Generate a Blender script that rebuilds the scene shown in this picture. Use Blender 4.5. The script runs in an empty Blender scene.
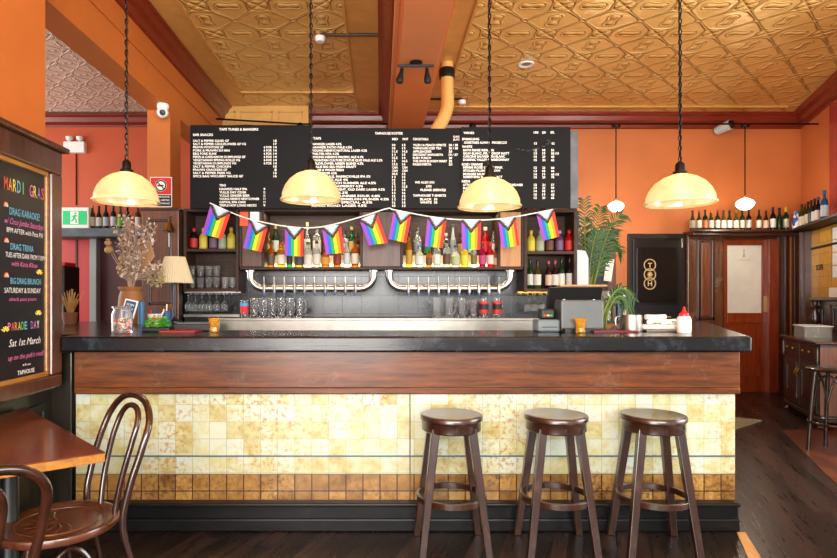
import bpy, bmesh, math, random
from mathutils import Vector, Matrix
PI = math.pi
R = random.Random(7)
C = bpy.context.scene.collection
SC = bpy.context.scene
# ------------------------------------------------------------------ camera, world, light, exposure
F, H, VX, VY = 580.0, 1.38, 380.0, 297.0
cam = bpy.data.cameras.new('camera'); cam.sensor_width = 36; cam.lens = F/837*36
cam.shift_x = (418.5-VX)/837; cam.shift_y = (VY-279)/837
cam.clip_start = .05; cam.clip_end = 60
co = bpy.data.objects.new('camera', cam); C.objects.link(co)
co.location = (0, 0, H); co.rotation_euler = (PI/2, 0, 0); SC.camera = co
w = bpy.data.worlds.new('world'); SC.world = w; w.use_nodes = True
w.node_tree.nodes['Background'].inputs[0].default_value = (1, .98, .96, 1)
w.node_tree.nodes['Background'].inputs[1].default_value = 1.15
def area(name, loc, rot, sx, sy, e, col):
    l = bpy.data.lights.new(name, 'AREA'); l.shape = 'RECTANGLE'; l.size = sx; l.size_y = sy; l.energy = e; l.color = col
    o = bpy.data.objects.new(name, l); C.objects.link(o); o.location = loc; o.rotation_euler = rot
    return o
area('window_daylight', (-.2, -2.3, 2.3), (PI/2+.82, 0, 0), 6.5, 2.4, 1000, (1, .98, .95))
area('left_bay_fill_light', (-.9, -2.35, .8), (PI/2+.62, 0, 0), 2.4, 1.2, 210, (1, .97, .92))  # added fill, low and tilted up to lift the left ceiling bay
area('side_fill_light', (5.0, 2.8, 2.0), (PI/2+.25, 0, PI/2-.5), 2.6, 2.2, 160, (1, .98, .95))  # added fill from an unseen source, brightens the ceiling from the right
area('lounge_fill_light', (-7.2, 6.0, 2.2), (PI/2, 0, -PI/2), 3.5, 2.6, 180, (1, .97, .94))  # added fill with no seen source, lights the lounge and rear left
SC.view_settings.view_transform = 'Standard'; SC.view_settings.look = 'None'
SC.view_settings.gamma = 1; SC.view_settings.exposure = 0.14; SC.view_settings.use_curve_mapping = False

# ------------------------------------------------------------------ helpers
def PX(px, d): return (px-VX)/F*d
def PZ(py, d): return H-(py-VY)/F*d
def lin(h):
    h = h.lstrip('#'); c = [int(h[i:i+2], 16)/255 for i in (0, 2, 4)]
    return tuple((x/12.92 if x <= .04045 else ((x+.055)/1.055)**2.4) for x in c)+(1,)
class NT:
    def __init__(s, name):
        s.m = bpy.data.materials.new(name); s.m.use_nodes = True; s.t = s.m.node_tree
        s.b = s.t.nodes['Principled BSDF']; s.out = s.t.nodes['Material Output']
    def n(s, ty, **kw):
        o = s.t.nodes.new(ty)
        for k, v in kw.items(): setattr(o, k, v)
        return o
    def l(s, a, b): s.t.links.new(a, b)
    def math(s, op, a, b=None, c=None):
        o = s.n('ShaderNodeMath', operation=op)
        for i, v in enumerate((a, b, c)):
            if v is None: continue
            if isinstance(v, (int, float)): o.inputs[i].default_value = v
            else: s.l(v, o.inputs[i])
        return o.outputs[0]
    def mix(s, fac, a, b, blend='MIX'):
        o = s.n('ShaderNodeMix', data_type='RGBA', blend_type=blend)
        for i, v in ((0, fac), (6, a), (7, b)):
            if isinstance(v, (int, float, tuple)): o.inputs[i].default_value = v
            else: s.l(v, o.inputs[i])
        return o.outputs[2]
    def coord(s, scale=(1, 1, 1), rot=(0, 0, 0), loc=(0, 0, 0)):
        tc = s.n('ShaderNodeTexCoord'); mp = s.n('ShaderNodeMapping')
        mp.inputs['Scale'].default_value = scale; mp.inputs['Rotation'].default_value = rot; mp.inputs['Location'].default_value = loc
        s.l(tc.outputs['Object'], mp.inputs[0]); return mp.outputs[0]
    def noise(s, vec, scale, detail=4, rough=.55):
        o = s.n('ShaderNodeTexNoise'); o.inputs['Scale'].default_value = scale; o.inputs['Detail'].default_value = detail
        o.inputs['Roughness'].default_value = rough; s.l(vec, o.inputs['Vector']); return o.outputs[0]
    def ramp(s, fac, *stops):
        o = s.n('ShaderNodeValToRGB'); e = o.color_ramp.elements
        while len(e) < len(stops): e.new(.5)
        for i, (p, c) in enumerate(stops): e[i].position = p; e[i].color = c
        s.l(fac, o.inputs[0]); return o.outputs[0]
    def bump(s, h, strength=.3, dist=.01):
        o = s.n('ShaderNodeBump'); o.inputs['Strength'].default_value = strength; o.inputs['Distance'].default_value = dist
        s.l(h, o.inputs['Height']); s.l(o.outputs[0], s.b.inputs['Normal'])
MATS = {}
def mat(name, col='#808080', rough=.5, metal=0, trans=0, ior=1.45, emit=None, es=0, spec=None, vary=0, coat=0, vscale=6):
    if name in MATS: return MATS[name]
    k = NT(name); b = k.b; c = lin(col)
    b.inputs['Base Color'].default_value = c; b.inputs['Roughness'].default_value = rough; b.inputs['Metallic'].default_value = metal
    b.inputs['Transmission Weight'].default_value = trans; b.inputs['IOR'].default_value = ior; b.inputs['Coat Weight'].default_value = coat
    b.inputs['Coat Roughness'].default_value = .1
    if spec is not None: b.inputs['Specular IOR Level'].default_value = spec
    if emit: b.inputs['Emission Color'].default_value = lin(emit); b.inputs['Emission Strength'].default_value = es
    if vary:
        f = k.noise(k.coord(), vscale); d = tuple(x*(1-vary) for x in c[:3])+(1,); e = tuple(min(1, x*(1+vary)) for x in c[:3])+(1,)
        k.l(k.ramp(f, (.3, d), (.7, e)), b.inputs['Base Color'])
    MATS[name] = k.m; return k.m
def wood(name, c1, c2, rough=.35, axis='x', scale=1, coat=.3, wear=None, bump=.15, wt=(.56, .74)):
    if name in MATS: return MATS[name]
    k = NT(name)
    s = {'x': (1.2, 14, 14), 'y': (14, 1.2, 14), 'z': (14, 14, 1.2)}[axis]
    v = k.coord(tuple(q*scale for q in s))
    n1 = k.noise(v, 2.2, 6, .62); n2 = k.noise(v, 9, 3)
    f = k.math('ADD', k.math('MULTIPLY', n1, .75), k.math('MULTIPLY', n2, .25))
    col = k.ramp(f, (.32, lin(c1)), (.68, lin(c2)))
    if wear:
        wv = k.noise(k.coord(), 5, 8, .75)
        col = k.mix(k.ramp(wv, (wt[0], (0, 0, 0, 1)), (wt[1], (.7, .7, .7, 1))), col, lin(wear))
    k.l(col, k.b.inputs['Base Color']); k.b.inputs['Roughness'].default_value = rough
    k.b.inputs['Coat Weight'].default_value = coat; k.b.inputs['Coat Roughness'].default_value = .15
    k.bump(f, bump, .004); MATS[name] = k.m; return k.m

class MB:
    def __init__(s): s.v = []; s.f = []; s.mi = []; s.sm = []
    def add(s, vs, fs, mi=0, smooth=False):
        o = len(s.v); s.v += [tuple(p) for p in vs]
        for f in fs: s.f.append([o+i for i in f]); s.mi.append(mi); s.sm.append(smooth)
        return s
    def box(s, x0, x1, y0, y1, z0, z1, mi=0):
        x0, x1 = min(x0, x1), max(x0, x1); y0, y1 = min(y0, y1), max(y0, y1); z0, z1 = min(z0, z1), max(z0, z1)
        vs = [(x, y, z) for z in (z0, z1) for y in (y0, y1) for x in (x0, x1)]
        return s.add(vs, [(0, 2, 3, 1), (4, 5, 7, 6), (0, 1, 5, 4), (2, 6, 7, 3), (0, 4, 6, 2), (1, 3, 7, 5)], mi)
    def prism(s, poly, z0, z1, mi=0, fn=None):
        fn = fn or (lambda a, b, c: (a, b, c)); n = len(poly)
        A = sum(poly[i][0]*poly[(i+1) % n][1]-poly[(i+1) % n][0]*poly[i][1] for i in range(n))
        if A < 0: poly = poly[::-1]
        vs = [fn(a, b, z0) for a, b in poly]+[fn(a, b, z1) for a, b in poly]
        fs = [list(range(n))[::-1], list(range(n, 2*n))]+[(i, (i+1) % n, n+(i+1) % n, n+i) for i in range(n)]
        return s.add(vs, fs, mi)
    def lathe(s, prof, n=20, c=(0, 0, 0), mi=0, smooth=True, flute=None, closed=False):
        vs = []; fs = []; m = len(prof)
        for (r, z) in prof:
            for i in range(n):
                a = 2*PI*i/n; rr = r*(flute(i, z) if flute else 1)
                vs.append((c[0]+rr*math.cos(a), c[1]+rr*math.sin(a), c[2]+z))
        for j in range(m-1 if not closed else m):
            for i in range(n):
                a, b = j*n+i, j*n+(i+1) % n; k = (j+1) % m
                fs.append((a, b, k*n+(i+1) % n, k*n+i))
        if not closed:
            if prof[0][0] > 1e-5: fs.append(list(range(n))[::-1])
            if prof[-1][0] > 1e-5: fs.append([(m-1)*n+i for i in range(n)])
        return s.add(vs, fs, mi, smooth)
    def tube(s, pts, r, n=8, mi=0, closed=False, caps=True, flat=1.0):
        pts = [Vector(p) for p in pts]; m = len(pts); rs = r if isinstance(r, (list, tuple)) else [r]*m
        vs = []; fs = []; prev = None
        for i, p in enumerate(pts):
            if closed: t = pts[(i+1) % m]-pts[i-1]
            else: t = pts[min(i+1, m-1)]-pts[max(i-1, 0)]
            t.normalize()
            if prev is None:
                u = t.cross(Vector((0, 0, 1)) if abs(t.z) < .9 else Vector((0, 1, 0)))
            else: u = prev-t*prev.dot(t)
            u.normalize(); prev = u; q = t.cross(u)
            for k in range(n):
                a = 2*PI*k/n; vs.append(p+(u*math.cos(a)+q*math.sin(a)*flat)*rs[i])
        for i in range(m if closed else m-1):
            j = (i+1) % m
            for k in range(n): fs.append((i*n+k, i*n+(k+1) % n, j*n+(k+1) % n, j*n+k))
        s.add(vs, fs, mi, True)
        if caps and not closed:
            s.add([vs[k] for k in range(n)], [list(range(n))[::-1]], mi); s.add([vs[(m-1)*n+k] for k in range(n)], [list(range(n))], mi)
        return s
    def bar(s, p0, p1, w0, w1=None, mi=0, up=(0, 0, 1)):      # square bar of width w0 -> w1
        w1 = w1 or w0; p0, p1 = Vector(p0), Vector(p1); vs = []
        for p, wd in ((p0, w0), (p1, w1)):
            for a, b in ((-1, -1), (1, -1), (1, 1), (-1, 1)): vs.append((p.x+a*wd/2, p.y+b*wd/2, p.z))
        return s.add(vs, [(0, 1, 2, 3), (4, 7, 6, 5), (0, 4, 5, 1), (1, 5, 6, 2), (2, 6, 7, 3), (3, 7, 4, 0)], mi)
    def ball(s, c, r, n=10, mi=0, sz=1):
        m = max(5, n//2+1); return s.lathe([(r*math.sin(PI*j/(m-1)), -r*sz*math.cos(PI*j/(m-1))) for j in range(m)], n, c, mi)
    def build(s, name, mats, parent=None, bevel=0, seg=2):
        me = bpy.data.meshes.new(name); me.from_pydata(s.v, [], s.f); 
        mats = mats if isinstance(mats, (list, tuple)) else [mats]
        for m in mats: me.materials.append(m)
        me.polygons.foreach_set('material_index', s.mi); me.polygons.foreach_set('use_smooth', s.sm)
        bm = bmesh.new(); bm.from_mesh(me); bmesh.ops.remove_doubles(bm, verts=bm.verts, dist=1e-6)
        bmesh.ops.recalc_face_normals(bm, faces=bm.faces); bm.to_mesh(me); bm.free()
        if any(s.sm): me.set_sharp_from_angle(angle=.75)
        o = bpy.data.objects.new(name, me); C.objects.link(o)
        if parent: o.parent = parent
        if bevel:
            b = o.modifiers.new('b', 'BEVEL'); b.width = bevel; b.segments = seg; b.limit_method = 'ANGLE'; b.angle_limit = .6
        return o
def tag(o, label, cat, group=None, kind=None):
    o['label'] = label; o['category'] = cat
    if group: o['group'] = group
    if kind: o['kind'] = kind
    return o
def thing(name, label, cat, loc=(0, 0, 0), rz=0, group=None):
    o = bpy.data.objects.new(name, None); C.objects.link(o); o.empty_display_size = .1
    o.location = loc; o.rotation_euler = (0, 0, rz); return tag(o, label, cat, group)
def struct(name, mb, m, parent=None, bevel=0):
    o = mb.build(name, m, parent, bevel)
    if not parent: o['kind'] = 'structure'
    return o
def copy_thing(root, loc, label, rz=None):
    c = root.copy(); C.objects.link(c); c.location = loc; c['label'] = label
    if rz is not None: c.rotation_euler = (0, 0, rz)
    for ch in list(root.children):
        d = ch.copy(); C.objects.link(d); d.parent = c
        for g in list(ch.children):
            e = g.copy(); C.objects.link(e); e.parent = d
    return c
ORD = ['first', 'second', 'third', 'fourth', 'fifth', 'sixth', 'seventh', 'eighth', 'ninth', 'tenth', 'eleventh', 'twelfth']
_T = {}
def glyphs(txt, bold=.012):
    k = (txt, bold)
    if k not in _T:
        cu = bpy.data.curves.new('lettering', 'FONT'); cu.body = txt; cu.offset = bold; cu.resolution_u = 2; cu.size = 1
        o = bpy.data.objects.new('lettering', cu); C.objects.link(o)
        bpy.context.view_layer.update()
        me = bpy.data.meshes.new_from_object(o.evaluated_get(bpy.context.evaluated_depsgraph_get()))
        _T[k] = ([tuple(v.co) for v in me.vertices], [tuple(p.vertices) for p in me.polygons])
        bpy.data.objects.remove(o); bpy.data.curves.remove(cu); bpy.data.meshes.remove(me)
    return _T[k]
def write(mb, txt, u0, u1, v0, h, fn, mi=0, bold=.012):         # fit txt between u0 and u1, baseline v0, cap height h
    vs, fs = glyphs(txt, bold)
    if not vs: return
    x0 = min(p[0] for p in vs); x1 = max(p[0] for p in vs)
    mb.add([fn(u0+(p[0]-x0)/(x1-x0)*(u1-u0), v0+p[1]/.72*h) for p in vs], fs, mi)
def arc(c, r, a0, a1, n, fn):
    return [fn(c[0]+r*math.cos(a0+(a1-a0)*i/n), c[1]+r*math.sin(a0+(a1-a0)*i/n)) for i in range(n+1)]
def smooth_path(pts, n=6, closed=False):
    P = [Vector(p) for p in pts]; out = []; m = len(P)
    for i in range(m if closed else m-1):
        if closed: a, b, c, d = P[i-1], P[i], P[(i+1) % m], P[(i+2) % m]
        else: a, b, c, d = P[max(i-1, 0)], P[i], P[i+1], P[min(i+2, m-1)]
        for k in range(n):
            t = k/n; out.append(.5*((2*b)+(c-a)*t+(2*a-5*b+4*c-d)*t*t+(3*b-a-3*c+d)*t**3))
    if not closed: out.append(P[-1])
    return out

# ------------------------------------------------------------------ materials
def paint(name, col, rough=.45, v=.08):
    k = NT(name); f = k.noise(k.coord(), 1.6, 5); c = lin(col)
    k.l(k.ramp(f, (.3, tuple(x*(1-v) for x in c[:3])+(1,)), (.7, tuple(min(1, x*(1+v)) for x in c[:3])+(1,))), k.b.inputs['Base Color'])
    k.b.inputs['Roughness'].default_value = rough; k.bump(k.noise(k.coord(), 60, 2), .04, .004); return k.m
ORANGE = paint('orange_paint', '#C2703C'); ORANGE_L = paint('deep_orange_paint', '#BE682C'); ORANGE2 = paint('salmon_orange_paint', '#B64A20', .5)
CORN = wood('oxblood_cornice', '#5E1A0C', '#8A2C16', .35, 'x', 1, .2); RED = paint('red_paint', '#B0160E', .4); MAROON = paint('dark_maroon', '#4A0B14', .5)
def tin(name, c1, c2, L, metal, rough, bs):
    k = NT(name); sp = k.n('ShaderNodeSeparateXYZ'); tc = k.n('ShaderNodeTexCoord'); k.l(tc.outputs['Object'], sp.inputs[0])
    w_ = 2*PI/L
    x = k.math('MULTIPLY', sp.outputs[0], w_); y = k.math('MULTIPLY', sp.outputs[1], w_)
    cx = k.math('COSINE', x); cy = k.math('COSINE', y)
    c2x = k.math('COSINE', k.math('MULTIPLY', x, 2)); c2y = k.math('COSINE', k.math('MULTIPLY', y, 2))
    c3x = k.math('COSINE', k.math('MULTIPLY', x, 3)); c3y = k.math('COSINE', k.math('MULTIPLY', y, 3))
    f = k.math('ADD', k.math('ADD', cx, cy), k.math('MULTIPLY', k.math('SUBTRACT', k.math('MULTIPLY', c3x, cy), k.math('MULTIPLY', c3y, cx)), .34))
    def rib(c, wd):
        d = k.math('DIVIDE', k.math('SUBTRACT', k.math('ABSOLUTE', f), c), wd)
        return k.math('EXPONENT', k.math('MULTIPLY', k.math('MULTIPLY', d, d), -1))
    h = k.math('MAXIMUM', rib(.16, .13), k.math('MULTIPLY', rib(1.5, .10), .45))
    h = k.math('ADD', h, k.math('MULTIPLY', k.math('MAXIMUM', k.math('SUBTRACT', k.math('ABSOLUTE', f), 1.8), 0), 1.6))
    h2 = k.math('ADD', h, k.math('MULTIPLY', k.noise(k.coord(), 6, 4), .5))
    n = k.noise(k.coord(), 1.3, 4)
    k.l(k.ramp(n, (.3, lin(c1)), (.7, lin(c2))), k.b.inputs['Base Color'])
    k.b.inputs['Metallic'].default_value = metal; k.b.inputs['Roughness'].default_value = rough; k.bump(h2, bs, .035); return k.m
GOLDTIN = tin('gold_pressed_tin', '#D6A254', '#EBBE6E', .56, .15, .26, .8)
WHITETIN = tin('pale_pressed_tin', '#C9A890', '#DCC4B0', .34, 0, .5, .7)
GOLD = mat('gold_paint', '#D39E54', .35, .2, vary=.1)
PALEGOLD = mat('pale_gold_paint', '#D9A85E', .4, .1, vary=.08)
def floor_mat():
    k = NT('dark_floor_boards'); v = k.coord(rot=(0, 0, -1.207))
    br = k.n('ShaderNodeTexBrick'); br.offset = .37; k.l(v, br.inputs['Vector'])
    for nm, val in (('Scale', 1), ('Brick Width', 1.7), ('Row Height', .085), ('Mortar Size', .003), ('Bias', 0)): br.inputs[nm].default_value = val
    br.inputs['Color1'].default_value = (0, 0, 0, 1); br.inputs['Color2'].default_value = (1, 1, 1, 1); br.inputs['Mortar'].default_value = (0, 0, 0, 1)
    mp = k.n('ShaderNodeMapping'); mp.inputs['Scale'].default_value = (1.2, 16, 1); k.l(v, mp.inputs[0]); g = k.noise(mp.outputs[0], 2, 6, .65)
    f = k.math('ADD', k.math('MULTIPLY', br.outputs[0], .35), k.math('MULTIPLY', g, .65))
    col = k.ramp(f, (.2, lin('#0C0807')), (.5, lin('#1E1410')), (.85, lin('#42302A')))
    col = k.mix(br.outputs['Fac'], col, lin('#060404')); k.l(col, k.b.inputs['Base Color'])
    sc = k.noise(k.coord(), 3, 6); k.l(k.ramp(g, (.3, (.24,)*3+(1,)), (.7, (.36,)*3+(1,))), k.b.inputs['Roughness'])
    k.bump(k.math('SUBTRACT', g, k.math('MULTIPLY', br.outputs['Fac'], 1.5)), .2, .004); return k.m
FLOOR = floor_mat()
def tiles(name, stops, size, mortar, zoff, grout, rough=.18, blotch=None, bs=26, t0=.5, t1=.68):
    k = NT(name); tc = k.n('ShaderNodeTexCoord'); sp = k.n('ShaderNodeSeparateXYZ'); k.l(tc.outputs['Object'], sp.inputs[0])
    cb = k.n('ShaderNodeCombineXYZ'); k.l(sp.outputs[0], cb.inputs[0]); k.l(k.math('SUBTRACT', sp.outputs[2], zoff-10*size), cb.inputs[1])
    br = k.n('ShaderNodeTexBrick'); br.offset = 0; br.squash = 1; k.l(cb.outputs[0], br.inputs['Vector'])
    for nm, val in (('Scale', 1), ('Brick Width', size), ('Row Height', size), ('Mortar Size', mortar), ('Bias', 0), ('Mortar Smooth', .3)): br.inputs[nm].default_value = val
    br.inputs['Color1'].default_value = (0, 0, 0, 1); br.inputs['Color2'].default_value = (1, 1, 1, 1); br.inputs['Mortar'].default_value = (.5, .5, .5, 1)
    n = k.noise(k.coord(), 11, 6, .65)
    f = k.math('ADD', k.math('MULTIPLY', br.outputs[0], .3), k.math('MULTIPLY', n, .7))
    col = k.ramp(f, *stops)
    if blotch:
        b = k.noise(k.coord(), bs, 3, .6); b2 = k.noise(k.coord(), 2.2, 2)
        col = k.mix(k.math('MULTIPLY', k.ramp(b, (t0, (0, 0, 0, 1)), (t1, (1, 1, 1, 1))), k.ramp(b2, (.36, (0, 0, 0, 1)), (.6, (.75,)*3+(1,)))), col, lin(blotch))
    col = k.mix(br.outputs['Fac'], col, lin(grout)); k.l(col, k.b.inputs['Base Color']); k.b.inputs['Roughness'].default_value = rough
    k.bump(k.math('MULTIPLY', br.outputs['Fac'], -1), .25, .003); return k.m
TILE = tiles('mottled_cream_tiles', ((.25, lin('#B9C6C2')), (.46, lin('#BAC2AC')), (.60, lin('#B4B284')), (.78, lin('#A08C4C'))), .102, .0018, .429, '#94987C', blotch='#9C6C22', bs=38, t0=.5, t1=.64)
TILEAMB = tiles('amber_border_tiles', ((.25, lin('#B89458')), (.5, lin('#94703A')), (.75, lin('#644420'))), .102, .004, .321, '#3A220E', blotch='#3E240C', bs=50, t0=.45, t1=.62)
TILEDARK = tiles('dark_wall_tiles', ((.3, lin('#0D1013')), (.7, lin('#23282D'))), .2, .003, 0, '#0C0E10', .25)
TILEYEL = tiles('yellow_wall_tiles', ((.3, lin('#D9A63E')), (.7, lin('#B9812A'))), .15, .003, 0, '#8A6020', .3)
BARWOOD = wood('bar_front_wood', '#2C1306', '#74401A', .34, 'x', 1, .1, wear='#7E7060', bump=.2, wt=(.57, .78))
DARKW = wood('dark_wood', '#22100A', '#4A2415', .35, 'z', 1, .35)
DARKWX = wood('dark_wood_horizontal', '#22100A', '#4A2415', .35, 'x', 1, .35)
MIDW = wood('brown_wood', '#472413', '#7C4626', .4, 'z', 1, .3)
PANELW = wood('recycled_door_wood', '#2C160C', '#5C341C', .5, 'z', .7, .1)
TANW = wood('tan_wood', '#8A5A2C', '#B98348', .5, 'z', .8, .1)
SHELFW = wood('worn_shelf_wood', '#1C0E08', '#42291A', .5, 'x', 1, .0, wear='#54473C')
REDW = wood('red_door_wood', '#541A08', '#8A3612', .3, 'z', 1, .4)
STOOLW = wood('stool_wood', '#170B07', '#3C2116', .28, 'z', 1, .5, wear='#6E5546')
SEATW = wood('stool_seat_wood', '#33201A', '#5E4638', .3, 'x', 1, .5, wear='#8E7A68')
BENTW = wood('bentwood', '#190C08', '#3E1E13', .2, 'z', 1, .7)
TABLEW = wood('table_top_wood', '#46200F', '#743A1A', .22, 'y', .8, .6)
TEDGE = wood('table_edge_wood', '#7A4A18', '#B07A30', .35, 'y', 1, .3)
CSEAT = wood('chair_seat_wood', '#3E2012', '#6A3A20', .25, 'y', .8, .5)
WAINS = wood('dark_wainscot_paint', '#10100C', '#2A241A', .35, 'z', .7, .3)
BLACKTOP = wood('black_bar_top', '#030304', '#0C0D0F', .2, 'x', .5, .1, wear='#39434C', bump=.4, wt=(.53, .72))
PLINTH = wood('black_plinth', '#060607', '#131315', .38, 'x', 1, .1, wear='#2C2C2E')
BLACK = mat('black_satin', '#0B0B0C', .4); CHALK = mat('blackboard', '#0B0C0E', .6, spec=.2, vary=.25, vscale=3)
for nm_, sp_v in (('black_bar_top', .3), ('black_plinth', .2), ('dark_wainscot_paint', .3), ('bar_front_wood', .3), ('worn_shelf_wood', .25)): bpy.data.materials[nm_].node_tree.nodes['Principled BSDF'].inputs['Specular IOR Level'].default_value = sp_v
CHAIN = mat('dark_bronze_chain', '#1C1613', .4, .7); WHITE = mat('white_plastic', '#E8E6E0', .4); LETTER = mat('white_lettering', '#F2EEE4', .6)
STEEL = mat('brushed_steel', '#9C978F', .36, 1, vary=.12, vscale=9); CHROME = mat('polished_pipe', '#B4B3B0', .28, 1); BRASS = mat('aged_brass', '#A8803C', .3, 1)
def glassmat(name, col, rough=0, ior=1.45, tr=1): return mat(name, col, rough, 0, tr, ior)
CLEAR = glassmat('clear_glass', '#FAFCFC', .03, 1.25, .96)
AMBERG = glassmat('amber_glass', '#FFD058', .05, 1.3, .85)
def shade_mat():
    k = NT('ribbed_glass_shade'); tr = k.n('ShaderNodeBsdfTranslucent'); tr.inputs[0].default_value = lin('#F4E6C6')
    tp = k.n('ShaderNodeBsdfTransparent'); tp.inputs[0].default_value = lin('#FFF6E4')
    gl = k.n('ShaderNodeBsdfGlossy'); gl.inputs['Roughness'].default_value = .15
    df = k.n('ShaderNodeBsdfDiffuse'); df.inputs[0].default_value = lin('#DDCCA4')
    m0 = k.n('ShaderNodeMixShader'); m0.inputs[0].default_value = .4; k.l(tr.outputs[0], m0.inputs[1]); k.l(df.outputs[0], m0.inputs[2])
    m1 = k.n('ShaderNodeMixShader'); m1.inputs[0].default_value = .16; k.l(m0.outputs[0], m1.inputs[1]); k.l(tp.outputs[0], m1.inputs[2])
    m2 = k.n('ShaderNodeMixShader'); m2.inputs[0].default_value = .14; k.l(m1.outputs[0], m2.inputs[1]); k.l(gl.outputs[0], m2.inputs[2])
    k.l(m2.outputs[0], k.out.inputs[0]); return k.m
SHADE = shade_mat()
BULB = mat('lit_bulb', '#FFF2D8', .5, emit='#FFEBC4', es=20); GLOBE = mat('lit_opal_globe', '#FFF6E6', .4, emit='#FFF0D8', es=5)
LED = mat('led_strip_light', '#FFF0D0', .5, emit='#FFE6B8', es=9)

# ------------------------------------------------------------------ setting
ZC, YB = 4.05, 8.5                      # ceiling height, back wall distance
RX0, RS = 6.17, .38                     # right wall: x = RX0 - RS*(YB-y)
def RX(y): return RX0-RS*(YB-y)
RA = -math.atan(RS)
struct('floor', MB().box(-9, 8, -2.6, 9, -.1, 0), FLOOR)
struct('ceiling', MB().box(-2.32, 8, -2.6, 9, ZC, ZC+.1), GOLDTIN)
struct('ceiling_left', MB().box(-9, -2.32, -2.6, 9, ZC, ZC+.1), WHITETIN)
struct('wall_back', MB().box(-9, 7, YB, YB+.15, 0, ZC), ORANGE)
rw = [(RX(YB), YB), (RX(4.4), 4.4), (RX(4.4)+.15, 4.4), (RX(YB)+.15, YB)]
struct('wall_right', MB().prism(rw, 0, ZC), ORANGE)
# left pier beside the bar, its beam, and the column
struct('wall_left', MB().box(-2.6, -1.98, -2.6, 3.43, 0, ZC), ORANGE_L)
p = struct('trim_1', MB().box(-2.0, -1.965, -2.6, 3.47, 0, .86), WAINS)
m = MB()
for y0, y1 in ((1.2, 1.85), (1.95, 2.55), (2.65, 3.0), (3.08, 3.4)):
    for a in ((y0, y1, .12, .16), (y0, y1, .72, .76), (y0, y0+.04, .16, .72), (y1-.04, y1, .16, .72)):
        m.box(-1.965, -1.95, *a)
struct('panel_moulding', m, WAINS, p, .004)
struct('wainscot_cap', MB().box(-2.0, -1.94, -2.6, 3.49, .83, .87), DARKWX, p, .008)
struct('skirting', MB().box(-1.965, -1.95, -2.6, 3.49, 0, .1), WAINS, p, .006)
struct('wainscot_end', MB().box(-1.98, -1.845, 3.47, 3.54, 0, 1.05), WAINS, p, .006)
b = struct('trim_2', MB().box(-2.44, -2.2, -2.6, YB, 3.34, ZC), ORANGE_L)
struct('beam_fillet', MB().box(-2.2, -2.18, -2.6, YB, 3.62, 3.65), ORANGE_L, b, .005)
struct('beam_cornice', MB().prism([(-2.2, ZC), (-2.07, ZC), (-2.07, ZC-.03), (-2.1, ZC-.04), (-2.12, ZC-.1), (-2.16, ZC-.13), (-2.17, ZC-.2), (-2.2, ZC-.21)], -2.6, YB, 0, lambda a, c, z: (a, z, c)), CORN, b)
struct('wall_column', MB().box(-2.44, -2.2, 6.08, 6.4, 0, 3.34), ORANGE_L)
b = struct('trim_3', MB().box(.139, .50, -2.6, YB, 3.34, ZC), paint('beam_orange', '#D2703A', .45))
struct('beam_soffit_panel', MB().box(.16, .48, -2.6, 4.86, 3.325, 3.34), ORANGE, b, .004)
struct('beam_edging', MB().box(.10, .139, -2.6, YB, 3.36, 3.42), ORANGE, b, .006)
struct('beam_cornice', MB().prism([(.139, ZC), (-.02, ZC), (-.02, ZC-.03), (.02, ZC-.05), (.04, ZC-.12), (.09, ZC-.16), (.10, ZC-.24), (.139, ZC-.25)], -2.6, YB, 0, lambda a, c, z: (a, z, c)), CORN, b)
prof = [(YB, ZC), (YB-.15, ZC), (YB-.15, ZC-.03), (YB-.11, ZC-.05), (YB-.09, ZC-.11), (YB-.04, ZC-.14), (YB-.03, ZC-.2), (YB, ZC-.21)]
for i, (x0, x1) in enumerate(((-1.0, .139), (.5, RX0-.02))):
    struct('cornice_back' if not i else 'cornice_rear', MB().prism(prof, x0, x1, 0, lambda a, c, z: (z, a, c)), CORN)
struct('cornice_lounge', MB().prism([(a, c-.02) for a, c in prof], -9, -2.44, 0, lambda a, c, z: (z, a, c)), CORN)
m = MB(); u = Vector((RS, 1, 0)).normalized(); nn = Vector((-1, RS, 0)).normalized()
m.prism([(YB-q, c) for q, c in prof], 0, 4.3, 0, lambda a, c, z: tuple(Vector((RX(YB), YB, 0))-u*z+nn*a+Vector((0, 0, c))))
struct('cornice_right', m, CORN)
m = MB()                                 # raised tin ribs bordering the ceiling bays
for x0 in (-1.82, -.333, .88): m.box(x0-.012, x0+.012, -2.6, 7.55, ZC-.02, ZC)
m.box(-1.82, -.333, 7.53, 7.555, ZC-.02, ZC); m.box(.88, 5.7, 8.1, 8.125, ZC-.02, ZC)
struct('trim_4', m, GOLD)
m = MB()
for x0, x1 in ((-2.07, -1.83), (-.32, -.02), (.5, .87)): m.box(x0, x1, -2.6, 8.3, ZC-.008, ZC)
struct('trim_5', m, GOLD)
m = MB().box(-2.2, -1.0, 8.1, YB, 3.42, ZC)
o = struct('trim_6', m, PALEGOLD)
m = MB()
for x0, x1 in ((-2.15, -2.02), (-1.95, -1.5), (-1.42, -1.08)):
    m.box(x0, x1, 8.085, 8.1, 3.5, 3.52); m.box(x0, x1, 8.085, 8.1, 3.95, 3.97); m.box(x0, x0+.015, 8.085, 8.1, 3.5, 3.97); m.box(x1-.015, x1, 8.085, 8.1, 3.5, 3.97)
struct('bulkhead_moulding', m, GOLD, o)
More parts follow.
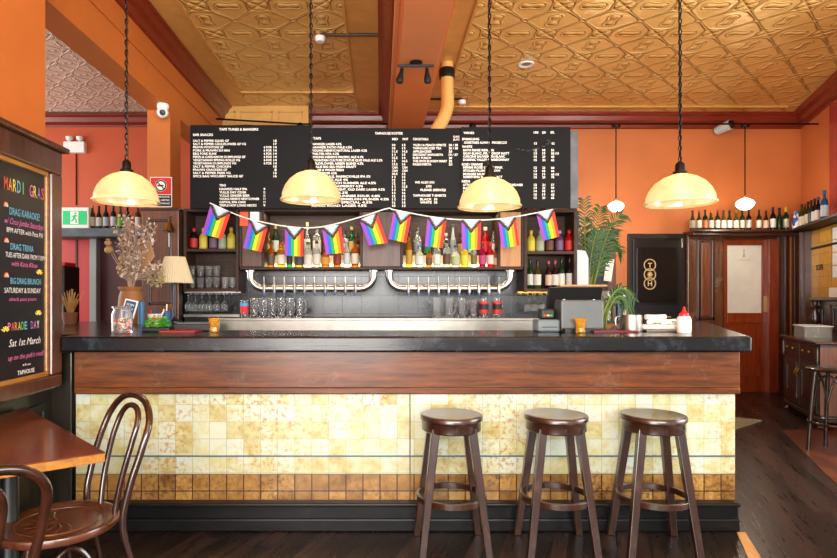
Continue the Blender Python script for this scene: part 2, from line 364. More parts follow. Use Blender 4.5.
# rear-left lounge wall finishes behind the vase
zl = PZ(238, 8.2)
struct('wall_lounge', MB().box(-9, -2.44, 8.44, YB, zl+.05, ZC-.2), ORANGE2)
struct('trim_7', MB().box(-6, PX(90, 8.42), 8.40, 8.44, 0, zl+.05), RED)
struct('trim_8', MB().box(PX(90, 8.3), PX(97, 8.3), 8.28, 8.44, 0, zl), mat('grey_post_paint', '#8E9090', .5), bevel=.008)
struct('trim_9', MB().box(PX(97, 8.42), -2.3, 8.40, 8.44, 0, zl), MAROON)  # recess built as a flat panel, its shade put into the maroon colour
o = struct('trim_10', MB().box(PX(76.5, 8.4)-.012, PX(76.5, 8.4)+.012, 8.385, 8.40, 0, zl), MAROON)
# dark timber wall behind the bar
struct('wall_bar', MB().box(-2.14, PX(578, 6.2), 6.18, 6.3, 0, 2.3), TILEDARK)
# ------- right: toilet door, panelled timber door case, wine ledge
d8 = YB
do = struct('door_1', MB().box(PX(627, d8), PX(683, d8), d8-.05, d8, 0, PZ(234, d8)), mat('black_door_frame', '#1B1512', .4, vary=.2), bevel=.006)
struct('door_leaf', MB().box(PX(631, d8), PX(676, d8), d8-.085, d8-.05, .02, PZ(239, d8)), mat('black_door_leaf', '#0F0D0C', .3, vary=.2), do, .006)
m = MB(); x0, x1 = PX(634, d8), PX(673, d8)
m.box(x0, x1, d8-.095, d8-.085, PZ(302, d8), PZ(248, d8))
struct('door_panel', m, mat('black_gloss_panel', '#121110', .2), do, .004)
struct('kick_plate', MB().box(x0-.03, x1+.03, d8-.092, d8-.085, PZ(332, d8), PZ(305, d8)), mat('dark_steel', '#2C2E30', .35, .6), do)
struct('door_handle', MB().box(PX(680, d8)-.012, PX(680, d8)+.012, d8-.07, d8-.05, PZ(248, d8), PZ(239, d8)), STEEL, do, .003)
m = MB(); cxl = PX(650.2, 8.39)
for cy, ch in ((265, 'T'), (274.5, 'O'), (283.5, 'H')):
    zc = PZ(cy, 8.39); r0 = .082
    m.tube([(cxl+r0*math.cos(2*PI*i/28), 8.40, zc+r0*math.sin(2*PI*i/28)) for i in range(28)], .009, 6, closed=True)
    if ch in 'TH': write(m, ch, cxl-.032, cxl+.032, zc-.034, .068, lambda a, c: (a, 8.397, c), bold=.03)
    else:
        star = []
        for i in range(16): rr = .048 if i % 2 == 0 else .026; star.append((cxl+rr*math.sin(PI*i/8), zc+rr*math.cos(PI*i/8)))
        m.prism(star, 8.395, 8.40, 0, lambda a, c, z: (a, z, c))
struct('door_emblem', m, mat('gold_emblem', '#CDB27A', .4, .2), do)
dv = 8.38
zt = PZ(230, 8.2)
X = lambda px: PX(px, dv)
po = struct('trim_11', MB().box(X(688), X(724), dv, YB, 0, zt-.03), wood('glossy_panel_wood', '#3A1E12', '#6B4630', .25, 'z', .8, .5, wear='#8F8478'), bevel=.006)
m = MB(); a, c_ = X(697), X(714)
for x0, x1, z0, z1 in ((a, c_, PZ(320, dv), PZ(317, dv)), (a, c_, PZ(241, dv), PZ(238.5, dv)), (a, a+.04, PZ(320, dv), PZ(238.5, dv)), (c_-.04, c_, PZ(320, dv), PZ(238.5, dv))): m.box(x0, x1, dv-.025, dv, z0, z1)
struct('panel_moulding', m, DARKW, po, .006)
struct('raised_panel', MB().box(a+.06, c_-.06, dv-.012, dv, PZ(316, dv), PZ(243, dv)), MIDW, po, .01)
struct('trim_12', MB().box(X(721), X(783), dv+.02, YB, PZ(239, dv), zt-.03), DARKWX, bevel=.005)
do = struct('door_2', MB().box(X(722.5), X(727), dv, dv+.1, 0, PZ(239, dv)).box(X(768), X(778), dv-.02, dv+.1, 0, PZ(239, dv)), REDW, bevel=.006)
m = MB(); y0, y1 = dv+.04, dv+.09
m.box(X(725), X(769), y0, y1, PZ(245, dv), PZ(239, dv)).box(X(725), X(729), y0, y1, .0, PZ(245, dv)).box(X(764), X(769), y0, y1, .0, PZ(245, dv)).box(X(729), X(764), y0, y1, PZ(323, dv), PZ(313, dv)).box(X(729), X(764), y0, y1, 0, PZ(376, dv)).box(X(729), X(764), y0+.02, y1-.01, PZ(376, dv), PZ(323, dv))
struct('door_leaf', m, REDW, do, .004)
struct('frosted_pane', MB().box(X(728), X(765), y0+.02, y0+.03, PZ(315, dv), PZ(243, dv)), mat('frosted_glass', '#C9C6BC', .35, vary=.06), do)
m = MB(); write(m, 'LADIES', X(740), X(753), PZ(260.5, dv), .026, lambda a, c: (a, y0+.018, c), bold=0)
m.ball(((X(746.5)), y0+.016, PZ(250, dv)), .014, 8); m.prism([(X(746.5)-.02, PZ(257, dv)), (X(746.5)+.02, PZ(257, dv)), (X(746.5), PZ(251, dv))], y0+.012, y0+.02, 0, lambda a, c, z: (a, z, c))
struct('pane_lettering', m, mat('faded_gold_letter', '#A79F86', .5), do)
struct('push_plate', MB().box(X(765.3), X(768.5), y0-.012, y0, PZ(312, dv), PZ(296, dv)), mat('worn_brass_plate', '#A9946A', .35, .7), do, .002)
struct('trim_13', MB().box(X(778), X(790), dv, YB, 0, zt-.03).box(X(783), X(786), dv-.04, dv, 0, zt-.06), DARKW, bevel=.008)
# right wall timber and ledge, in the wall's own direction
def RW(t, q, z): return tuple(Vector((RX(YB), YB, 0))-u*t+nn*q+Vector((0, 0, z)))     # t: distance from the corner, q: out from the wall
def rbox(m, t0, t1, q0, q1, z0, z1, mi=0):
    vs = [RW(t, q, z) for z in (z0, z1) for q in (q0, q1) for t in (t0, t1)]
    return m.add(vs, [(0, 2, 3, 1), (4, 5, 7, 6), (0, 1, 5, 4), (2, 6, 7, 3), (0, 4, 6, 2), (1, 3, 7, 5)], mi)
m = MB()
for t0, t1, q in ((.0, .52, .1), (.1, .2, .14), (.3, .44, .14)): rbox(m, t0, t1, 0, q, 0, zt-.03)
struct('trim_14', m, DARKW, bevel=.01)
lg = struct('trim_15', MB().box(X(687), RX(YB-.3)-.1, 8.12, YB, zt-.03, zt), DARKWX, bevel=.006)
struct('ledge_return', rbox(MB(), .15, 3.0, 0, .26, zt-.03, zt), SHELFW, lg, .006)
struct('ledge_moulding', MB().box(X(687), RX(YB-.3)-.1, 8.2, dv, zt-.075, zt-.03), DARKWX, lg, .01)
o = struct('trim_16', rbox(MB(), .5, 2.2, 0, .02, .9, zt-.04), TILEYEL)
m = MB(); rbox(m, .5, 2.2, .02, .03, 2.03, 2.06); write(m, 'SOFI', 0.72, .98, 1.74, .075, lambda a, c: RW(a, .026, c), bold=.02)
struct('sign_lettering', m, BLACK, o)
struct('trim_17', rbox(MB(), 1.33, 1.7, 0, .07, zt, ZC-.25), paint('plum_red_paint', '#A23A36', .2), bevel=.02)
o = struct('floor_tiles', MB().prism([(PX(783, 6.0), PX(0, 0)+6.0), (PX(845, 6.05), 6.05), (4.4, 4.2), (PX(837, 4.25), 4.25), (PX(783, 5.93), 5.93)], .0, .004), tiles('red_floor_tiles', ((.3, lin('#6E3C26')), (.7, lin('#40241A'))), .15, .004, 0, '#2A1812', .35), None)
struct('trim_18', MB().prism([(2.085, 3.39), (2.135, 3.39), (1.995, 3.02), (1.925, 3.02)], 0, .006), wood('pale_floor_strip', '#A8763A', '#C99A56', .4, 'y', 1, .2))

# ------------------------------------------------------------------ the bar
ZT = 1.151
def ubar(xl, xr, df, L, wd, lf=3.5):
    return [(xl, df), (xr, df), (xr+.43*L, df+L), (xr+.43*L-.75, df+L), (xr-.62, df+wd), (-1.3, df+wd), (-1.5, 5.45), (-2.9, 5.45), (-2.9, lf+.06), (xl, lf+.06)]
o = thing('bar_counter', 'long bar counter front with cream tiles under a brown wood panel', 'bar counter')
def barbody(xl, xr, df, z0, z1, wd=.5): return MB().prism(ubar(xl, xr, df, 2.2, wd, 3.5), z0, z1)
t_ = PX(76, 3.47), PX(735, 3.47)
barbody(t_[0], t_[1], 3.47, .321, .81).build('tiled_front', TILE, o)
barbody(t_[0], t_[1], 3.469, .165, .321).build('amber_tile_border', TILEAMB, o)['label'] = 'amber brown mottled border tiles'
MB().box(t_[0], t_[1], 3.464, 3.47, .425, .433).build('blue_tile_line', mat('blue_line_tile', '#3E5A74', .25), o)['label'] = 'thin slate blue tile line'
MB().box(t_[0], t_[1], 3.466, 3.47, .319, .3225).build('tile_joint', mat('dark_joint', '#4A4436', .6), o)
MB().box(PX(410, 3.47)-.003, PX(410, 3.47)+.003, 3.4655, 3.469, .165, .80).build('tile_joint', mat('dark_joint'), o)
barbody(PX(74, 3.45), PX(740, 3.45), 3.45, .84, 1.0585).build('wood_panel', BARWOOD, o, .004)['label'] = 'scuffed reddish brown wood panel'
barbody(PX(74, 3.43), PX(740, 3.43), 3.425, .805, .845).build('panel_ledge', BARWOOD, o, .008)
MB().box(t_[0], PX(739, 3.42), 3.40, 3.5, .145, .168).build('plinth_cap', PLINTH, o, .008)
barbody(t_[0], PX(738.5, 3.42), 3.42, .06, .15).build('plinth', PLINTH, o, .008)
barbody(t_[0], PX(738.5, 3.42), 3.405, 0, .075).build('skirting', PLINTH, o, .008)
tp = barbody(-1.855, 2.155, 3.36, ZT-.092, ZT, .64).build('countertop', BLACKTOP, None, .012, 3)
tag(tp, 'long glossy black bar top running over the tiled counter', 'worktop')
# stainless bench behind the bar
o = thing('steel_bench', 'stainless steel drip bench below the beer taps', 'bench', (0, 5.85, 0))
zb = PZ(318.5, 5.65)
MB().box(PX(212, 5.65), PX(540, 5.65), -.2, -.0, zb-.16, zb).box(PX(240, 5.65), PX(520, 5.65), -.0, .27, zb-.16, zb).build('bench_top', STEEL, o, .006)
MB().box(PX(212, 5.65), PX(540, 5.65), -.22, -.2, zb-.02, zb+.004).build('front_lip', STEEL, o, .003)
MB().box(PX(240, 5.65)+.03, PX(520, 5.65)-.03, -.17, .25, 0, zb-.16).build('cabinet', BLACK, o)

# ------------------------------------------------------------------ back bar cabinets
D0, D1 = 5.85, 6.17
def X5(px): return PX(px, D0)
def Z5(py): return PZ(py, D0)
cb = thing('back_bar_cabinet', 'wide back bar cabinet with two lit bottle bays and timber doors', 'cabinet', (0, 6.0, 0))
zt5, zb5 = Z5(208.5), Z5(269.5); y0, y1 = D0-6, D1-6
m = MB().box(X5(240), X5(523), y0, y1, zb5, Z5(267)).box(X5(240), X5(523), y0, y1, Z5(211.5), zt5)
for px in (240.5, 263, 361, 402, 499, 522.5): m.box(X5(px)-.012, X5(px)+.012, y0, y1, Z5(267), Z5(211.5))
m.box(X5(240), X5(523), y1-.015, y1, zb5, zt5)
m.build('carcass', SHELFW, cb, .003)
for a, c_, mm in ((242, 261.5, PANELW), (362.5, 400.5, PANELW), (500.5, 521, TANW)):
    q = MB().box(X5(a), X5(c_), y0+.005, y0+.025, Z5(266.5), Z5(212)).build('door', mm, cb, .002)
    if mm is TANW: q['label'] = 'pale tan timber door'
for a, c_ in ((264.5, 359.5), (403.5, 497.5)):
    MB().box(X5(a), X5(c_), .04, .14, Z5(267), Z5(267)+.13).build('bottle_riser', mat('riser_cream', '#D8C79A', .5), cb)
    s_ = MB().box(X5(a), X5(c_), .025, .04, Z5(267)+.02, Z5(267)+.035).build('light_strip', LED, cb); s_['label'] = 'glowing warm light strip'
    l = area('bay_light', (X5((a+c_)/2), 5.92, Z5(213.2)), (0, 0, 0), X5(c_)-X5(a)-.05, .05, 5, (1, .86, .64))
ls = thing('glass_shelf', 'open timber shelf unit left of the lit bays with sauces and tumblers', 'shelf', (0, 6.0, 0))
m = MB()
for px in (184.5, 237): m.box(X5(px)-.014, X5(px)+.014, y0+.01, y1, Z5(292), Z5(208.5))
for py in (210, 250, 290): m.box(X5(184.5), X5(237), y0+.015, y1, Z5(py)-.015, Z5(py)+.015)
m.box(X5(184), X5(237), y1-.012, y1, Z5(292), zt5)
m.build('carcass', SHELFW, ls, .003)
m = MB()
for px in (192, 199, 205.5, 213, 220.5, 228.5):
    m.box(X5(px)-.028, X5(px)-.018, y0+.03, y1-.03, Z5(294.5), Z5(293)).box(X5(px)+.018, X5(px)+.028, y0+.03, y1-.03, Z5(294.5), Z5(293))
m.box(X5(184), X5(240), y0+.02, y0+.035, Z5(293), Z5(291.5)); m.build('glass_rack', STEEL, ls)
m = MB().box(X5(183), X5(239), y0+.02, y1, Z5(317), Z5(314.5)).build('lower_ledge', STEEL, ls)
MB().box(X5(183), X5(239), y0+.05, y1, 0, Z5(317)).build('base_cabinet', BLACK, ls)
rs = thing('wine_shelf', 'open timber shelf unit right of the lit bays with wine and syrups', 'shelf', (0, 6.0, 0))
m = MB()
for px in (526, 576): m.box(X5(px)-.016, X5(px)+.016, y0+.01, y1, Z5(292), Z5(208.5))
for py in (210.5, 252.5, 290): m.box(X5(526), X5(576), y0+.015, y1, Z5(py)-.016, Z5(py)+.016)
m.box(X5(526), X5(576), y1-.012, y1, Z5(292), zt5); m.build('carcass', SHELFW, rs, .003)
m = MB()
for px in (524, 531, 538, 545): m.box(X5(px)-.028, X5(px)-.018, y0+.03, y1-.03, Z5(294.5), Z5(293)).box(X5(px)+.018, X5(px)+.028, y0+.03, y1-.03, Z5(294.5), Z5(293))
m.box(X5(518), X5(550), y0+.02, y0+.035, Z5(293), Z5(291.5)); m.build('glass_rack', BRASS, rs)
# timber post with panel at the left end of the back bar
o = thing('timber_pillar', 'dark panelled timber pillar with a brass bell beside the back bar', 'pillar', (PX(161, 5.98), 6.02, 0))
wd = PX(180, 5.95)-PX(143, 5.95)
MB().box(-wd/2, wd/2, -.06, .06, 0, PZ(209, 5.95)).build('body', MIDW, o, .008)
MB().box(-wd/2-.02, wd/2+.02, -.08, .06, PZ(210.5, 5.95), PZ(208, 5.95)).build('cap', DARKWX, o, .008)
m = MB(); a = wd/2-.07; z0, z1 = 1.3, PZ(219, 5.95)
for q in ((-a, a, z0, z0+.03), (-a, a, z1-.03, z1), (-a, -a+.03, z0, z1), (a-.03, a, z0, z1)): m.box(q[0], q[1], -.075, -.06, q[2], q[3])
m.build('panel_moulding', DARKW, o, .006)
# taps
def taps(px0, px1, name, label, n, ps):
    d = 5.72; o = thing(name, label, 'beer tap rail', (PX((px0+px1)/2, d), d, PZ(288.5, d)), 0, 'beer tap rails under the lit bays')
    hw = (PX(px1, d)-PX(px0, d))/2-.03; zt_ = PZ(270, d)-PZ(288.5, d); r = .13
    pts = [(-hw, .16, zt_-.01), (-hw, .05, zt_-.01)] if False else [(-hw, 0, zt_)]
    pts += [(-hw+r-r*math.cos(t), 0, r-r*math.sin(t)) for t in [PI/2*i/8 for i in range(9)]]
    pts += [(hw-r+r*math.sin(t), 0, r-r*math.cos(t)) for t in [PI/2*i/8 for i in range(9)]]+[(hw, 0, zt_)]
    MB().tube(pts, .036, 14).build('rail_pipe', CHROME, o)
    for s in (-1, 1): MB().lathe([(.05, 0), (.05, .012), (.037, .016)], 14, (s*hw, 0, zt_-.016)).build('flange', CHROME, o)
    for px in ps:
        x = PX(px, d)-PX((px0+px1)/2, d)
        t = MB().lathe([(.014, -.045), (.017, -.01), (.014, .04), (.008, .055)], 8, (x, -.04, 0)).tube([(x, -.02, 0), (x, -.04, 0)], .012, 6).build('tap', STEEL, o)
        MB().tube([(x, -.04, .05), (x, -.045, .115)], [.006, .008], 6).build('tap_handle', STEEL, t)
        MB().lathe([(.012, 0), (.012, .03)], 8, (x, -.04, -.07)).build('spout_tip', mat('blue_spout_plastic', '#2B4E9A', .4), t)
taps(247.5, 376.5, 'tap_rail', 'left of the two curved metal pipe rails of beer taps', 10, [265, 275, 285, 295, 305, 315, 325.5, 335.5, 345.5, 355.5])
taps(386, 513, 'tap_rail', 'right of the two curved metal pipe rails of beer taps', 10, [408, 418, 428, 438, 448, 458.5, 468.5, 478, 488, 498])

# ------------------------------------------------------------------ menu boards
DB = 5.72
def board(label, x0, x1, y0, y1, d=DB):
    o = thing('menu_board', label, 'menu board', (0, d, 0), 0, 'menu boards over the back bar')
    MB().box(PX(x0, d), PX(x1, d), 0, .03, PZ(y1, d), PZ(y0, d)).build('panel', CHALK, o, .002)
    for q in (.2, .8): xq = PX(x0+(x1-x0)*q, d); MB().box(xq-.02, xq+.02, .03, 5.95-d, Z5(208.5)+.002, Z5(208.5)+.03).box(xq-.02, xq+.02, .03, .05, Z5(208.5), 2.6).build('bracket', STEEL, o)
    return o, Sheet()
class Sheet:
    def __init__(s): s.rows = {}
    def build(s, name, mm, o):
        for r in s.rows.values(): r.build(name, mm, o)
def L(m, t, a, b, cy, ox, oy, sc, h=.022, d=DB):          # lettering placed in the board's plane
    key = ('col', round((ox+a/sc)/6)) if t[0].isdigit() or t in ('CAN', '6 FOR') else (t, cy)
    m = m.rows.setdefault(key, MB())
    write(m, t, PX(ox+a/sc, d), PX(ox+b/sc, d), PZ(oy+cy/sc, d)-h/2, h, lambda p, q: (p, -.0015, q), bold=.02)
o, m = board('black snacks menu board, left of the three', 190, 311, 125, 208.5)
A = (185, 120, 6.98)
L(m, 'TAPS TUNES & BANGERS', 238, 512, 65, *A, .024); L(m, 'BAR SNACKS', 57, 195, 103, *A, .024)
its = ['SALT & PEPPER SQUID GF', 'SALT & PEPPER CAULIFLOWER GF VG', 'PRAWN WONTONS GF', 'PORK & PRAWN SUI MAI', 'BBQ PORK BUNS', 'PEKIN & CARDAMOM DUMPLINGS GF', 'VEGETARIAN SPRING ROLLS VG', 'VEGETARIAN DUMPLINGS VG', 'SALT & PEPPER CHICKEN', 'PRAWN CRACKERS GF', 'SALT & PEPPER FRIES VG', 'SPICE BAG W/CURRY SAUCE GF']
en = [307, 425, 268, 312, 220, 422, 384, 357, 320, 295, 318, 405]; pr = ['18', '17', '14', '14', '14', '14', '14', '14', '18', '8', '12', '16']
for i, t in enumerate(its):
    cy = 145+i*22.45; L(m, t, 57, en[i], cy, *A); L(m, pr[i], 618 if len(pr[i]) > 1 else 625, 640, cy, *A)
    if 2 <= i <= 7: L(m, '6 FOR', 550, 606, cy, *A)
B = (180, 110, 3.986)
L(m, 'TINS', 157, 183, 300, *B)
for i, (t, e) in enumerate((('HAWKES HALF IPA', 268), ('YULLIS DRY CIDER', 265), ('YULLIS GINGER BEER', 278), ('YOUNG HENRYS NEWTOWNER', 316), ('CAPITAL XPA CANS', 262), ('TRIPLE HOP LONG NECKS', 305))):
    L(m, t, 157, e, 315+13*i, *B); L(m, ['9', '12', '12', '11', '11', '9'][i], 333, 340, 315+13*i, *B)
m.build('lettering', LETTER, o)
a_ = MB().lathe([(.19, 0), (.19, .012)], 24).build('arch_top', CHALK, o)
a_.location = (PX(245, DB), .026, PZ(127.5, DB)-.08); a_.rotation_euler = (PI/2, 0, 0); a_.scale = (1.7, .6, 1)
o, m = board('black taps and cocktails menu board, middle of the three', 311.6, 460.6, 128.5, 208.5)
A = (305, 120, 6.98); A2 = (380, 120, 6.98)
L(m, 'TAPHOUSE ROSTER', 488, 683, 93, *A, .024); L(m, 'TAPS', 57, 112, 128, *A, .024)
its = [('HAWKER LAGER 4.5%', 255), ('HAWKER PATIO PALE 4.5%', 328), ('YOUNG HENRYS NATURAL LAGER 4.2%', 432), ('PHILTER XPA 4.2%', 237), ('YOUNG HENRYS PACIFIC ALE 4.1%', 408), ('MOUNTAIN CULTURE STATUS QUO PALE ALE 5.2%', 540), ('WILDFLOWER AMBER BLEND 4.5%', 408), ('YULLIS BIG SEA FRESH DRAFT', 358), ('STONE & WOOD FRESH', 270), ('DAILY CIDER 4.5%', 222), ('GRIFTER PALE, MARRICKVILLE IPA 5%', 457), ('RED STRIPE ALE 4%', 300), ('RESCHS, BATCH SUMMER ALE 4.5%', 495), ('WAYWARD RASPBERRY 4.5%', 405), ('CASCADE DRAUGHT, OLD DARK LAGER 4.5%', 557), ('GUINNESS 4.2%', 300), ('ONE DROP SUNRISE SOUR 4.8%', 525), ('FROTHY WATERMELON PILSNER 4.2%', 585), ('BODRIGGY SPECIAL 4.5%', 470), ('KINGS ROAD LAGER 4.5%', 430)]
for i, (t, e) in enumerate(its):
    cy = 168+i*22.6; L(m, t, 50, e, cy, *A)
    L(m, ['10', '10', '11.5', '11', '12.5', '13', '13.5', 'CAN', 'CAN', '10.5', '11', '12', '12', '11', '11', '13', '12', '11', '12', '10'][i], 85, 85+(37 if i in (2, 4, 6, 7, 8, 9) else 22), 175+i*22.3, *A2)
    L(m, ['13', '13', '14.5', '15', '14', '16.5', '16', 'CAN', 'CAN', '15', '15', '14', '15', '15.5', '15', '16', '15', '14', '15', '13'][i], 155, 155+(36 if i in (2, 5, 7, 8, 13) else 22), 175+i*22.3, *A2)
L(m, 'MID', 85, 125, 133, *A2); L(m, 'PINT', 158, 197, 133, *A2); L(m, 'COCKTAILS', 230, 337, 133, *A2); L(m, 'GLASS', 510, 555, 116, *A2, .018); L(m, 'JUG', 510, 555, 136, *A2, .018)
for i, (t, e, p_, pe) in enumerate((('YUZU & PEACH SPRITZ', 462, '20 / 38', 543), ('TAPHOUSE ICED TEA', 428, '20 / 38', 543), ('APPLEJACKER', 360, '20', 503), ('DISCOUNT MARGARITA', 440, '19 / 37', 543), ('RUBY PUNCH', 355, '20', 503), ('THE SPICE BLOODY MARY', 468, '22', 503), ('PASSIONISTA', 358, '21', 503))):
    L(m, t, 230, e, 175+22.4*i, *A2); L(m, p_, 480, pe, 175+22.4*i, *A2)
for t, a, b, cy in (('WE ALSO DO', 243, 380, 435), ('JUGS', 320, 360, 462), ('PLEASE (SERVE)!', 283, 458, 488), ('TAPHOUSE T-SHIRTS', 230, 460, 527), ('BLACK  35', 280, 400, 553), ('WHITE  35', 280, 400, 575)): L(m, t, a, b, cy, *A2)
m.build('lettering', LETTER, o)
o, m = board('black wines menu board, right of the three', 461, 570.5, 127, 208.5, DB-.02)
A = (460, 120, 6.2); d_ = DB-.02
def LW(*q): L(m, *q, *A, .022, d_)
for t, a, b, cy in (('WINES', 22, 88, 80), ('SPARKLING', 12, 118, 118), ('SOMETIMES ALWAYS PROSECCO', 25, 290, 140), ('WHITE', 12, 75, 165), ('BATH RIDGE RIESLING', 20, 210, 187), ('SAUV BLANC, FIRST DROP MATT', 20, 305, 207), ('CARCINE SAUVIGNON BLANC', 20, 280, 226), ('DOMINIC VALLEY CHARDONNAY', 20, 305, 246), ('ROSE / ORANGE', 12, 140, 275), ('MINIM ROSE LIGHT PINK', 20, 265, 294), ('STOLEN PLUMS YELLOW', 20, 250, 314), ('MUDGEE SAUV GRIS', 20, 200, 335), ('SOMETHING SKIN CONTACT', 20, 262, 353), ('REDS', 12, 62, 380), ('LITTLE RED WAGON PINOT NOIR PINOT MEUNIER', 20, 390, 402), ('BAROSSA GRENACHE', 20, 230, 422), ('HEATHCOTE SHIRAZ', 20, 220, 442), ('MALBEC MENDOZA', 20, 210, 462), ('CABERNET', 20, 130, 482), ('150', 457, 485, 77), ('250', 508, 531, 77), ('BTL', 562, 586, 77), ('13', 460, 476, 145), ('62', 568, 586, 145)): LW(t, a, b, cy)
for i, cy in enumerate((187, 207, 227, 248, 296, 316, 337, 355, 402, 421, 441, 462, 482)):
    LW(str(12+i % 4), 458, 476, cy); LW(str(18+i % 5), 510, 528, cy); LW(str(56+i*2 % 15), 565, 584, cy)
    if cy in (207, 337): LW('/15', 590, 612, cy)
m.build('lettering', LETTER, o)
q = MB().box(PX(570.5, d_), PX(578, d_), .0, .06, PZ(208.5, d_), PZ(131, d_)).build('side_frame', mat('weathered_grey_metal', '#55585C', .45, .3, vary=.4), o, .004)
m = MB(); k_ = MB()
for cx, cy in ((360, 182), (390, 187), (420, 192), (450, 187), (480, 178), (515, 165), (540, 150), (545, 128), (555, 140)):
    m.ball((PX(460+cx/6.2, d_), -.0005, PZ(120+cy/6.2, d_)), .022, 8, sz=.35)
m.build('chalk_smudge', mat('chalk_smudge', '#4E4A3A', .8), o)

# ------------------------------------------------------------------ bunting
FC = [mat('flag_%d' % i, c, .7) for i, c in enumerate(['#8E3FB0', '#1F5FD0', '#12A04A', '#F6D316', '#F58A1A', '#E02A22', '#1A1512', '#6A4320', '#84C4E4', '#F2B6C4', '#F4F0EC'])]
bt = thing('pride_bunting', 'string of ten rainbow pride flags strung across the back bar', 'bunting', (PX(385, 5.55), 5.55, PZ(208, 5.55)))
bd = 5.55; bx, bz = PX(385, bd), PZ(208, bd)
sp = [(210, 203), (230, 212), (251.5, 219.5), (288, 226.6), (320.5, 227), (360.6, 217), (387, 208.6), (395, 210), (432.7, 217), (468, 220), (505.4, 218.3), (553, 209.5)]
MB().tube(smooth_path([(PX(a, bd)-bx, 0, PZ(c, bd)-bz) for a, c in sp], 5), .006, 6).build('string', mat('white_cord', '#E8E4DC', .7), bt)
for a, c in ((210, 203), (387, 208.6), (553, 209.5)): MB().tube([(PX(a, bd)-bx, 0, PZ(c, bd)-bz), (PX(a, bd)-bx, (.17 if a < 500 else .15), PZ(c, bd)-bz)], .005, 5).build('hook', STEEL, bt)
fl = [((211, 204), (231, 212), (222, 239), (202, 234)), ((250, 220), (268, 226.4), (261.5, 252), (243, 248)), ((285, 227), (303.7, 227.6), (303.4, 256.5), (285, 255.7)), ((322, 227.6), (340.6, 224.4), (344.8, 252.7), (326, 254.7)), ((359.4, 220), (377, 213), (387.7, 242.7), (368.7, 245.7)), ((394, 210), (411.4, 214), (406.3, 243), (388.3, 239)), ((427.7, 216.6), (446.5, 218.4), (442.2, 248.2), (424.7, 246.4)), ((461.5, 219.8), (480.9, 220), (480.4, 249.7), (461.8, 249)), ((498, 220), (515.5, 217), (519.2, 245.7), (501.7, 248)), ((536, 213.5), (553.9, 209.5), (559.4, 236.4), (543, 241))]
NU, NV = 24, 36
for qi, qd in enumerate(fl):
    P = [(PX(a, bd)-bx, PZ(c, bd)-bz) for a, c in qd]; vs = []; m = MB(); ph = R.uniform(0, 6)
    for j in range(NV+1):
        for i in range(NU+1):
            s, t = i/NU, j/NV
            top = [P[0][k]*(1-s)+P[1][k]*s for k in (0, 1)]; bot = [P[3][k]*(1-s)+P[2][k]*s for k in (0, 1)]
            vs.append((top[0]*(1-t)+bot[0]*t, -.006+.010*t*math.sin(5*s+ph), top[1]*(1-t)+bot[1]*t))
    off = 0; m.v = vs
    for j in range(NV):
        for i in range(NU):
            s, t = (i+.5)/NU, (j+.5)/NV; q = t+abs(s-.5)*2*.40
            mi = int(s*6)
            for lim, k in ((.46, 6), (.38, 7), (.30, 8), (.23, 9), (.15, 10)):
                if q < lim: mi = k
            m.f.append([j*(NU+1)+i, j*(NU+1)+i+1, (j+1)*(NU+1)+i+1, (j+1)*(NU+1)+i]); m.mi.append(mi); m.sm.append(True)
    m.build('flag', FC, bt)

# ------------------------------------------------------------------ bottles
GL = {'amber': ('#C26A10', .75), 'gold': ('#E2A21E', .8), 'clear': ('#E9EEE9', .85), 'green': ('#1F7A34', .7), 'dgreen': ('#18301A', .35), 'brown': ('#4A200C', .5), 'red': ('#C4141C', .6), 'black': ('#0E0D0F', 0), 'magenta': ('#A81048', .6), 'silver': ('#AEB4B4', .3), 'yellow': ('#D8C23C', .4), 'purple': ('#5A3A60', .4), 'pale': ('#A9B894', .5), 'blue': ('#2A5E9A', .5), 'olive': ('#4E4A16', .5), 'wine': ('#2A0E12', .2)}
def gm(c):
    h, t = GL[c]; return mat('bottle_glass_'+c, h, .07, 0, t, 1.25)
def dim(c, f=.8): return '#'+''.join('%02X' % int(int(c[i:i+2], 16)*f) for i in (1, 3, 5))
def pm(c, r=.55): return mat('paper_'+c, dim(c), r)
PROF = {   # radius, height fractions: body / shoulder / neck
    'spirit': (.040, .27, [(0, .9), (.02, 1), (.60, 1), (.70, .82), (.76, .40), (.80, .36), (.97, .36), (1, .4)]),
    'square': (.043, .25, [(0, .95), (.02, 1), (.62, 1), (.70, .9), (.75, .42), (.80, .36), (.97, .36), (1, .4)]),
    'tall': (.033, .34, [(0, .95), (.02, 1), (.42, .98), (.62, .62), (.75, .42), (.85, .36), (.98, .34), (1, .38)]),
    'wine': (.036, .31, [(0, .95), (.02, 1), (.58, 1), (.67, .84), (.74, .46), (.78, .37), (.96, .36), (1, .4)]),
    'burg': (.039, .30, [(0, .95), (.02, 1), (.48, 1), (.60, .76), (.70, .48), (.78, .37), (.96, .36), (1, .4)]),
    'squat': (.047, .22, [(0, .9), (.03, 1), (.50, 1), (.62, .85), (.70, .45), (.76, .36), (.96, .36), (1, .42)]),
    'syrup': (.042, .215, [(0, .95), (.02, 1), (.58, 1), (.70, .75), (.78, .42), (.82, .36), (.95, .36), (1, .38)]),
}
BC = {}
